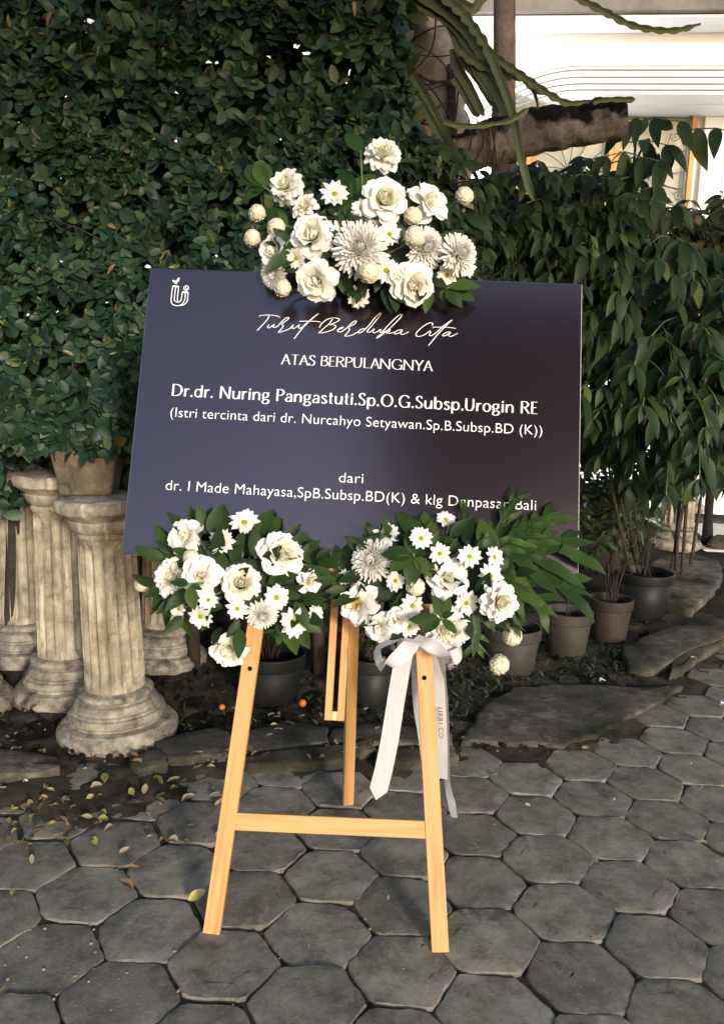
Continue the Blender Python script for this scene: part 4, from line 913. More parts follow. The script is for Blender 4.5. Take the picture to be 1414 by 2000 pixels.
# ================================================================== BOARD AND LETTERING
bd = thing('condolence_board', 'large dark navy condolence board with white lettering standing on the easel', 'board', BMAT)
obj('panel', bevel(MB().box((-BW/2, -BH/2, -.02), (BW/2, BH/2, 0)).mesh('panel', M_BOARD), .0015, 1), bd)
obj('edge_strip', MB().box((BW/2 + .0003, -BH/2 + .002, -.019), (BW/2 + .0012, BH/2 - .002, -.0012)).mesh('edge_strip', M_EDGE), bd)
ZL = .0007
def ribbon(m_, pts, wf):
    """flat stroke along 2-D points; wf(normal, t) gives the half width"""
    P = [Vector((p[0], p[1], 0)) for p in pts]; n = len(P); v = []
    for i, p in enumerate(P):
        t = (P[min(i+1, n-1)] - P[max(i-1, 0)]); t = t.normalized() if t.length > 1e-9 else Vector((1, 0, 0)); nn = Vector((-t.y, t.x, 0)); w_ = wf(nn, i / (n - 1))
        v += [p + nn * w_ + Vector((0, 0, ZL)), p - nn * w_ + Vector((0, 0, ZL))]
    m_.add(v, [(2*i, 2*i+1, 2*i+3, 2*i+2) for i in range(n-1)])
def ell(cx, cy, rx_, ry_, a0=0, a1=360, n=24): return [(cx + rx_ * math.cos(R(a0 + (a1 - a0) * i / n)), cy + ry_ * math.sin(R(a0 + (a1 - a0) * i / n))) for i in range(n + 1)]
def sm(pts, n=5): return [(p.x, p.y) for p in cr([(a, b, 0) for a, b in pts], n)]
X = .66
GD = {  # display glyphs: (advance, strokes); a stroke is a point list
 'D': (.86, [[(.07, 0), (.07, 1)], sm([(.07, .985), (.32, .97), (.6, .85), (.74, .5), (.6, .15), (.32, .03), (.07, .015)])]),
 'N': (.88, [[(.07, 0), (.07, 1), ], [(.07, 1), (.72, 0)], [(.74, 0), (.74, 1)]]),
 'P': (.62, [[(.07, 0), (.07, 1)], sm([(.07, .985), (.35, .97), (.52, .85), (.53, .66), (.36, .5), (.07, .48)])]),
 'R': (.70, [[(.07, 0), (.07, 1)], sm([(.07, .985), (.35, .97), (.52, .85), (.53, .68), (.36, .53), (.07, .51)]), [(.28, .5), (.62, 0)]]),
 'S': (.58, [sm([(.47, .83), (.38, .96), (.24, .99), (.1, .88), (.1, .7), (.26, .55), (.42, .42), (.48, .24), (.4, .06), (.24, .01), (.1, .05), (.05, .18)])]),
 'O': (.98, [ell(.47, .5, .40, .49)]),
 'G': (.92, [sm([(.78, .80), (.64, .95), (.44, .99), (.2, .88), (.07, .5), (.2, .12), (.46, .01), (.68, .06), (.78, .18)]), [(.79, .02), (.79, .42)], [(.56, .42), (.86, .42)]]),
 'U': (.76, [sm([(.08, 1), (.08, .35), (.14, .1), (.34, .01), (.54, .1), (.62, .35), (.62, 1)])]),
 'E': (.56, [[(.07, 0), (.07, 1)], [(.07, .985), (.46, .985)], [(.07, .52), (.4, .52)], [(.07, .015), (.48, .015)]]),
 'd': (.68, [ell(.29, X/2, .235, X/2), [(.55, 0), (.55, 1)]]), 'b': (.68, [[(.08, 0), (.08, 1)], ell(.34, X/2, .235, X/2)]), 'p': (.68, [[(.08, -.3), (.08, X)], ell(.34, X/2, .235, X/2)]),
 'r': (.43, [[(.08, 0), (.08, X)], sm([(.08, .36), (.15, .54), (.28, .645), (.40, .62)])]),
 'u': (.66, [sm([(.08, X), (.08, .24), (.15, .05), (.28, .01), (.44, .1), (.52, .3)]), [(.54, 0), (.54, X)]]),
 'n': (.66, [[(.08, 0), (.08, X)], sm([(.08, .38), (.18, .57), (.34, .655), (.48, .58), (.53, .4), (.53, 0)])]),
 'i': (.24, [[(.1, 0), (.1, X)], ell(.1, .86, .035, .035)]),
 'g': (.62, [ell(.27, .45, .2, .205), sm([(.15, .27), (.09, .17), (.18, .09), (.42, .07), (.54, -.04), (.46, -.22), (.26, -.28), (.08, -.2), (.08, -.08), (.2, .06)]), sm([(.42, .57), (.48, .64), (.58, .65)])]),
 'a': (.58, [sm([(.08, .52), (.2, .645), (.36, .63), (.45, .5), (.46, .36)]), [(.46, .4), (.46, 0)], sm([(.46, .38), (.2, .34), (.06, .2), (.1, .05), (.22, .01), (.36, .05), (.46, .16)])]),
 's': (.48, [sm([(.38, .55), (.28, .645), (.17, .645), (.08, .56), (.11, .45), (.24, .35), (.37, .24), (.38, .1), (.28, .01), (.15, .01), (.05, .11)])]),
 't': (.40, [sm([(.16, .9), (.16, .2), (.2, .05), (.34, .02)]), [(.02, X - .015), (.34, X - .015)]]),
 'o': (.62, [ell(.30, X/2, .25, X/2)]), '.': (.22, [ell(.09, .06, .035, .035)]), ' ': (.34, [])}
GS = dict(GD)
GS['A'] = (.74, [[(.06, 0), (.36, .99)], [(.36, 1), (.68, 0)], [(.16, .35), (.56, .35)]]); GS['T'] = (.66, [[(.33, 0), (.33, 1)], [(.03, .985), (.63, .985)]])
GS['B'] = (.66, [[(.1, 0), (.1, 1)], sm([(.1, .985), (.36, .97), (.48, .86), (.48, .68), (.34, .54), (.1, .52)]), sm([(.34, .53), (.52, .44), (.57, .26), (.48, .08), (.34, .015), (.1, .015)])])
GS['L'] = (.58, [[(.12, 0), (.12, 1)], [(.12, .015), (.52, .015)]]); GS['Y'] = (.68, [[(.06, 1), (.34, .46)], [(.34, .46), (.62, 1)], [(.34, 0), (.34, .47)]])
SER = {'A': [(.06, 0), (.68, 0)], 'T': [(.33, 0)], 'B': [], 'E': [], 'R': [(.07, 0), (.66, 0)], 'P': [(.07, 0)], 'U': [(.08, 1), (.62, 1)], 'L': [(.12, 1)], 'N': [(.07, 0), (.07, 1), (.74, 1)], 'G': [(.79, .42)], 'Y': [(.06, 1), (.62, 1), (.34, 0)], 'S': [], 'D': []}
def set_text(name, txt, G_, pxl, pxr, hp, thick, thin, serif=False, track=0.0):
    (u0_, v0_), (u1_, v1_) = buv(*pxl), buv(*pxr); tot = sum(G_[c][0] + track for c in txt); H = hp; sx = math.hypot(u1_ - u0_, v1_ - v0_) / (tot * H);  ang = math.atan2(v1_ - v0_, u1_ - u0_)
    m_ = MB(); x = 0
    def wf(nn, t): return (thin + (thick - thin) * abs(nn.x) ** 1.3) / 2
    for c in txt:
        adv, st = G_[c]
        for s_ in st:
            dense = s_
            if len(s_) == 2: dense = [(s_[0][0] + (s_[1][0] - s_[0][0]) * k / 3, s_[0][1] + (s_[1][1] - s_[0][1]) * k / 3) for k in range(4)]
            solid = c in '.i' and len(s_) > 20
            pts = [((x + p[0]) * H * sx, p[1] * H) for p in dense]
            if solid: ribbon(m_, pts, lambda nn, t: .05 * H)
            else: ribbon(m_, pts, lambda nn, t: wf(nn, t) * H)
        if serif:
            for (a, b) in SER.get(c, []): yb = b + (.015 if b < .5 else -.015); ribbon(m_, [((x + a - .09) * H * sx, yb * H), ((x + a) * H * sx, yb * H), ((x + a + .09) * H * sx, yb * H)], lambda nn, t: .016 * H)
        x += adv + track
    obj(name, m_.mesh(name, M_LET), bd, Matrix.Translation((u0_, v0_, 0)) @ Matrix.Rotation(ang, 4, 'Z'))
set_text('lettering', 'ATAS BERPULANGNYA', GS, (549, 711), (845, 725), .0285, .125, .032, True)
set_text('lettering', 'Dr.dr. Nuring Pangastuti.Sp.O.G.Subsp.Urogin RE', GD, (336, 773), (1053, 809), .0335, .150, .040, track=.075)
def sans(txt, pxl, pxr, size, off=-.00045):
    cu = bpy.data.curves.new('lettering', 'FONT'); cu.body = txt; cu.size = size; cu.space_character = 1.02; cu.offset = off
    tmp = bpy.data.objects.new('lettering_source', cu); COL.objects.link(tmp); dg = bpy.context.evaluated_depsgraph_get(); dg.update()
    me = bpy.data.meshes.new_from_object(tmp.evaluated_get(dg)); bpy.data.objects.remove(tmp)
    xs = [v_.co.x for v_ in me.vertices]; x0, x1 = min(xs), max(xs); (u0_, v0_), (u1_, v1_) = buv(*pxl), buv(*pxr); k = math.hypot(u1_ - u0_, v1_ - v0_) / (x1 - x0); me.materials.clear(); me.materials.append(M_LET)
    obj('lettering', me, bd, Matrix.Translation((u0_, v0_, ZL)) @ Matrix.Rotation(math.atan2(v1_ - v0_, u1_ - u0_), 4, 'Z') @ Matrix.Diagonal((k, size and 1.0, 1, 1)) @ Matrix.Translation((-x0, 0, 0)))
sans('(Istri tercinta dari dr. Nurcahyo Setyawan.Sp.B.Subsp.BD (K))', (333, 814), (1058, 850), .0395)
sans('dari', (662, 942), (709, 944), .0395)
sans('dr. I Made Mahayasa,SpB.Subsp.BD(K) & klg Denpasar-Bali', (324, 957), (1046, 997), .0405)
# brush script line
def sp(l): return [buv(480 + a / 3.214, 590 + b / 3.214) for a, b in l]
SCR = [[(84, 91), (100, 84), (150, 82), (195, 87), (216, 96)], [(150, 86), (130, 118), (100, 150), (73, 179)],
       [(148, 142), (138, 156), (146, 163), (165, 152), (180, 140), (174, 156), (184, 160), (205, 148), (228, 122), (255, 100), (272, 98), (262, 112), (240, 128), (226, 140), (236, 148), (228, 165), (208, 186), (212, 190), (240, 182), (275, 168), (300, 143), (292, 160), (300, 167), (322, 155), (338, 143), (333, 160), (345, 164), (380, 135), (420, 100), (458, 72)],
       [(458, 72), (400, 120), (350, 172), (305, 230)], [(338, 121), (390, 120), (440, 121), (470, 126)],
       [(545, 108), (520, 140), (490, 165), (458, 197)], [(462, 160), (480, 132), (515, 108), (550, 100), (582, 104), (586, 114), (560, 130), (525, 142), (550, 143), (566, 154), (545, 174), (500, 190), (470, 194), (462, 186)],
       [(572, 176), (598, 168), (612, 160), (604, 158), (582, 172), (580, 186), (600, 186), (630, 166), (660, 138), (682, 120), (694, 122), (680, 140), (655, 152), (646, 166), (652, 172), (640, 192), (622, 212), (640, 214), (670, 206), (700, 190)],
       [(752, 168), (728, 170), (706, 186), (710, 194), (735, 184), (770, 150), (810, 100), (840, 72), (848, 74), (830, 100), (790, 150), (762, 184), (775, 190), (795, 178), (806, 168), (798, 186), (808, 194), (832, 182), (848, 172), (842, 190), (856, 190)],
       [(856, 190), (890, 150), (940, 100), (970, 78), (980, 84), (960, 110), (910, 160), (870, 195), (830, 224), (824, 222), (850, 200), (880, 182), (905, 174), (898, 186), (880, 192), (905, 196), (935, 188)],
       [(984, 176), (960, 176), (934, 192), (940, 202), (965, 192), (982, 178), (972, 196), (984, 204), (1005, 196), (1022, 186)],
       [(1170, 148), (1172, 134), (1150, 132), (1110, 155), (1075, 188), (1068, 208), (1085, 216), (1120, 206), (1158, 180)], [(1162, 186), (1152, 206), (1162, 212), (1190, 196), (1240, 150), (1295, 112)], [(1172, 164), (1176, 161)], [(1295, 112), (1240, 165), (1190, 220), (1146, 274)], [(1176, 158), (1230, 158), (1280, 160), (1318, 166)],
       [(1286, 190), (1262, 190), (1238, 204), (1240, 214), (1262, 206), (1284, 192), (1272, 208), (1284, 216), (1310, 206), (1330, 196)]]
m_ = MB()
for s_ in SCR:
    P2_ = sp(s_); q_ = sm(P2_, 7) if len(P2_) > 2 else P2_
    ribbon(m_, q_, lambda nn, t: .00075 + .0005 * abs(nn.x) ** 2)
obj('lettering', m_.mesh('lettering', M_LET), bd)
# emblem
def lg(l): return [buv(320 + a / 17.675, 530 + b / 17.675) for a, b in l]
m_ = MB()
for s_, c in (([(320, 505), (300, 650), (275, 850), (262, 1000), (290, 1110), (370, 1170), (480, 1190), (590, 1165), (680, 1090), (725, 1000), (745, 860), (752, 740)], 1),
              ([(420, 540), (405, 650), (385, 850), (372, 960), (400, 1030), (470, 1060), (540, 1055), (600, 1010), (622, 930), (640, 800), (650, 715)], 1),
              ([(525, 520), (510, 650), (490, 850), (478, 960), (500, 1040)], 1), ([(850, 725), (838, 850), (825, 990), (790, 1080), (720, 1140), (640, 1170), (560, 1180)], 1),
              ([(320, 505), (420, 500), (525, 520), (470, 540), (420, 545), (360, 530), (320, 505)], 0), ([(650, 705), (750, 700), (850, 720), (790, 745), (752, 745), (700, 735), (650, 705)], 0),
              ([(455, 435), (400, 405), (345, 355), (320, 315), (390, 330), (440, 380), (460, 430)], 1), ([(470, 370), (465, 320), (490, 270), (538, 230), (535, 290), (510, 340), (470, 370)], 1),
              ([(755, 505), (770, 560), (785, 600), (805, 640)], 1)):
    ribbon(m_, sm(lg(s_), 5) if c else lg(s_), lambda nn, t: .0011)
cu_, cv_ = lg([(782, 575)])[0]; ribbon(m_, ell(cu_, cv_, .0066, .0066), lambda nn, t: .0011)
obj('emblem', m_.mesh('emblem', M_LET), bd)

# ================================================================== FLOWERS
def petal(name, L_, W_, e0, e1, cup, mat, nu=4, nv=6, r0=0.0, z0=0.0, point=0.0, ruff=0.0, seed=0, prof='rose', pw=1.3):
    rnd = random.Random(seed); ph = rnd.random() * 6.28; y = r0; z = z0; v = []; pe = e0
    for j in range(nv + 1):
        t = j / nv; e = R(e0 + (e1 - e0) * t ** pw)
        if j: y += math.cos(R(pe)) * L_ / nv; z += math.sin(R(pe)) * L_ / nv
        pe = math.degrees(e)
        if prof == 'rose': wv = (.32 + .68 * math.sin(min(t / .62, 1) * math.pi / 2)) if t < .62 else math.sqrt(max(.10, 1 - ((t - .62) / .42) ** 2))
        elif prof == 'strap': wv = (.45 + .55 * math.sin(min(t / .55, 1) * math.pi / 2)) if t < .75 else math.sqrt(max(.12, 1 - ((t - .75) / .27) ** 2))
        else: wv = max(.06, math.sin(math.pi * (.12 + .88 * t) ** .8))
        for i in range(nu + 1):
            u = -1 + 2 * i / nu; h = cup * u * u * W_ * .5 * wv; dl = -.10 * L_ * (1 - point) * u * u * t ** 3 + point * .12 * L_ * (1 - abs(u)) * t ** 4
            rf = ruff * W_ * math.sin(u * 4.2 + ph) * t * t
            h += rf; s_, c_ = math.sin(e), math.cos(e)
            v.append((u * W_ / 2 * wv, y - s_ * h + c_ * dl, z + c_ * h + s_ * dl))
    n = nu + 1
    return mesh(name, v, [(j*n+i, j*n+i+1, (j+1)*n+i+1, (j+1)*n+i) for j in range(nv) for i in range(nu)], mat)
def ring_set(mat, rings, prof='rose', nvar=3, nv=6, nu=4, ruff=.05, point=0.0):
    return [(n, [petal('petal', L_ * (1 + .06 * (k - 1)), W_, e0 + 5 * (k - 1), e1 + 8 * (k - 1), cup, mat, nu, nv, r0, z0, point, ruff, 17 * k + int(L_ * 100), prof) for k in range(nvar)]) for (n, r0, z0, L_, W_, e0, e1, cup) in rings]
FK = {
 'rose': ring_set(M_PCREAM, [(3, .05, .10, .52, .46, 96, 118, .9), (4, .10, .08, .58, .56, 88, 96, .75), (5, .16, .05, .66, .68, 78, 62, .5), (5, .2, .03, .72, .80, 60, 22, .35)]) + ring_set(M_PETAL, [(6, .2, 0, .80, .86, 34, -18, .28), (5, .2, -.03, .86, .90, 12, -38, .2)], ruff=.07, point=.5),
 'loose_rose': ring_set(M_PCREAM, [(3, .05, .08, .62, .50, 94, 112, .9), (3, .10, .05, .70, .66, 84, 86, .7)]) + ring_set(M_PETAL, [(4, .12, 0, .84, .86, 58, 14, .45), (5, .12, -.02, .94, .98, 30, -16, .38), (4, .12, -.06, .98, .95, 8, -36, .3)], ruff=.08, point=.7),
 'garden_rose': ring_set(M_PCREAM, [(4, .03, .08, .34, .30, 95, 120, .8), (6, .10, .07, .42, .36, 88, 104, .7), (7, .20, .05, .48, .44, 78, 84, .6), (8, .30, .03, .52, .54, 62, 44, .5), (8, .36, 0, .58, .66, 36, 0, .4)]) + ring_set(M_PETAL, [(7, .36, -.03, .64, .74, 12, -30, .3)], ruff=.08),
 'dahlia': ring_set(M_PCREAM, [(6, .04, .16, .34, .28, 86, 112, .6), (9, .09, .15, .44, .36, 76, 92, .6), (11, .15, .12, .54, .42, 60, 58, .55)], nv=5, ruff=.08) + ring_set(M_PETAL, [(12, .2, .08, .66, .48, 40, 18, .5), (12, .24, .02, .72, .52, 18, -14, .4), (9, .24, -.05, .72, .54, -6, -40, .35)], nv=5, ruff=.12),
 'open_rose': ring_set(M_PETAL, [(7, .10, 0, .9, .66, 12, -14, .25), (6, .10, .05, .74, .6, 34, 6, .35), (5, .08, .08, .5, .44, 58, 30, .5)], ruff=.1),
 'daisy': ring_set(M_DAISY, [(13, .13, .03, .80, .36, 20, -2, .25), (11, .13, .0, .88, .37, 8, -12, .22)], 'strap', 4, 4, 2, .05),
}
def mum_mesh(seed, n=270):
    rnd = random.Random(seed); m_ = MB()
    for i in range(n):
        t = (i + .5) / n; a = i * 2.39996; e0 = 92 - 92 * t ** .9; L_ = .42 + .50 * t ** .8; w_ = .085 + .05 * t
        pm = [];
        y = .05 + .12 * t; z = .30 * (1 - t) ; nv = 4
        for j in range(nv + 1):
            s_ = j / nv; e = R(e0 + rnd.uniform(-7, 7) * (j > 0) + 30 * s_ * s_ - (28 * t * s_))
            if j: y += math.cos(e) * L_ / nv; z += math.sin(e) * L_ / nv
            wv = (.6, .9, 1.0, .9, .35)[j]
            for u in (-1, 0, 1): pm.append(Vector((u * w_ / 2 * wv * 1.35, y - math.sin(e) * abs(u) * w_ * .35, z + math.cos(e) * abs(u) * w_ * .35)))
        Mr = Matrix.Rotation(a + rnd.gauss(0, .08), 3, 'Z')
        m_.add([Mr @ p for p in pm], [(j*3+i_, j*3+i_+1, j*3+i_+4, j*3+i_+3) for j in range(nv) for i_ in range(2)])
    return m_.mesh('petals', M_PETAL, True)
MUM = [mum_mesh(k) for k in range(3)]
def pomp_mesh(seed, n=210):
    rnd = random.Random(seed); m_ = MB(); bump = [rnd.uniform(.88, 1.1) for _ in range(n)]
    for i in range(n):
        zz = 1 - 1.75 * (i + .5) / n; r_ = math.sqrt(max(0, 1 - zz * zz)); a = i * 2.39996; d = Vector((r_ * math.cos(a), r_ * math.sin(a), zz)); M = zframe(d * .78 * bump[i], d, .125, rnd.random() * 6).to_4x4()
        v = [M @ Vector(p) for p in ((-.75, -.75, 0), (.75, -.75, 0), (.75, .75, 0), (-.75, .75, 0), (-.85, -.85, 1.1), (.85, -.85, 1.1), (.85, .85, 1.1), (-.85, .85, 1.1), (0, 0, .1))]
        m_.add(v, [(0, 1, 5, 4), (1, 2, 6, 5), (2, 3, 7, 6), (3, 0, 4, 7), (4, 5, 8), (5, 6, 8), (6, 7, 8), (7, 4, 8)])
    c = MB().lathe([(.001, -.76)] + [(.78 * math.cos(R(q_)), .78 * math.sin(R(q_))) for q_ in range(-75, 76, 15)] + [(.001, .78)], 16); m_.add(c.v, c.f)
    return m_.mesh('florets', M_POMP, True)
POM = [pomp_mesh(k) for k in range(3)]
def eye_mesh():
    m_ = MB().lathe([(.19, -.02), (.20, .07), (.17, .13), (.11, .16), (.05, .155), (.001, .14)], 20)
    for i in range(40):
        rr = .185 * math.sqrt((i + .5) / 40); a = i * 2.39996; z = .165 - 1.4 * rr * rr; p = Vector((rr * math.cos(a), rr * math.sin(a), z)); s_ = .025
        m_.add([p + Vector(q_) * s_ for q_ in ((1, 0, 0), (0, 1, 0), (-1, 0, 0), (0, -1, 0), (0, 0, 1.2))], [(0, 1, 4), (1, 2, 4), (2, 3, 4), (3, 0, 4)])
    return m_.mesh('eye', M_EYE, True)
EYEM = eye_mesh()
st_ = MB()
for i in range(46):
    a = i * 2.39996; rr = .05 + .16 * (i / 46); d = Vector((math.cos(a) * rr * 1.2, math.sin(a) * rr * 1.2, .34)); e = Vector((math.cos(a) * rr * .4, math.sin(a) * rr * .4, .02)); st_.tube([e, d], .009, 4); st_.add([d + Vector(q_) * .024 for q_ in ((1, 0, 0), (-1, 0, 0), (0, 1, 0), (0, -1, 0), (0, 0, 1), (0, 0, -1))], [(0, 2, 4), (2, 1, 4), (1, 3, 4), (3, 0, 4), (2, 0, 5), (1, 2, 5), (3, 1, 5), (0, 3, 5)])
STAM = st_.mesh('stamens', M_STAMEN, True)
cal = MB().lathe([(.03, -.24), (.10, -.16), (.17, -.05), (.20, .03)], 10); CALY = cal.mesh('calyx', M_STEM, True)

ARR = {'top': (onB(712, 520, .035), 215), 'left': (onB(470, 1130, .045), 200), 'right': (onB(830, 1140, .045), 200)}
CATN = {'rose': ('rose', 'rose'), 'loose_rose': ('rose', 'rose'), 'garden_rose': ('rose', 'rose'), 'open_rose': ('rose', 'rose'), 'dahlia': ('dahlia', 'dahlia'), 'daisy': ('daisy', 'daisy'), 'mum': ('chrysanthemum', 'chrysanthemum'), 'pompon': ('pompon_flower', 'pompon')}
DEPTH = {'rose': .045, 'loose_rose': .04, 'garden_rose': .03, 'open_rose': .03, 'dahlia': .03, 'daisy': .015, 'mum': .045, 'pompon': .02}
def flower(kind, arr, px, py, dpx, label, tilt=(0, 0), depth=None, nmul=1.0):
    ap, rad = ARR[arr]; ax, ay, _ = topx(ap); fx, fy = (px - ax) / rad, (py - ay) / rad; q_ = min(1.2, math.hypot(fx, fy))
    dep = depth if depth is not None else .055 + .085 * max(0, 1 - q_ * q_) + random.uniform(-.01, .01)
    p = onB(px, py, dep); ux, uy = fx * .75 + tilt[0], -fy * .6 + tilt[1]
    toc = (CAMP - p).normalized(); d = (BN * .45 + toc * .75 + BX * ux + BU * uy).normalized()
    r_ = dpx / 2 * topx(p)[2] / FPX * {'loose_rose': .84, 'daisy': .90, 'rose': .94, 'mum': .96}.get(kind, .97) * (1.09 if arr == 'top' else 1)
    M = zframe(p - d * r_ * .25, d, r_, random.random() * 6.28); Mi = M.inverted(); nm, cat = CATN[kind]
    t_ = thing(nm, label, cat, M, 'flowers of the %s arrangement' % arr)
    if kind == 'mum': obj('petals', random.choice(MUM), t_)['kind'] = 'stuff'
    elif kind == 'pompon': obj('florets', random.choice(POM), t_, Matrix.Diagonal((1, 1, .85, 1)))['kind'] = 'stuff'
    else:
        off = random.random() * 6
        for ri, (n, ms) in enumerate(FK[kind]):
            k0 = max(3, round(n * nmul)); off += .6
            for k in range(k0):
                if kind == 'daisy' and random.random() < .03: continue
                a = off + 2 * math.pi * k / k0 + random.gauss(0, .07)
                obj('petal', random.choice(ms), t_, Matrix.Rotation(a, 4, 'Z') @ Matrix.Rotation(random.gauss(0, .08), 4, 'X') @ Matrix.Rotation(random.gauss(0, .10), 4, 'Y') @ Matrix.Translation((0, 0, random.uniform(-.015, .015))))
        if kind == 'daisy': obj('eye', EYEM, t_)
        if kind == 'open_rose': obj('stamens', STAM, t_)
        obj('calyx', CALY, t_)
    b_ = p - d * r_ * (.3 if kind != 'pompon' else .8); e = ap + (p - ap) * .25 - BN * .0
    if (b_ - e).length > .02:
        s_ = MB().tube([Mi @ q2 for q2 in cr([b_, b_ - d * min(.05, (b_ - e).length * .35), e.lerp(b_, .3) - BN * .005, e], 4)], .0026 / r_, 6); obj('stem', s_.mesh('stem', M_STEM, True), t_)
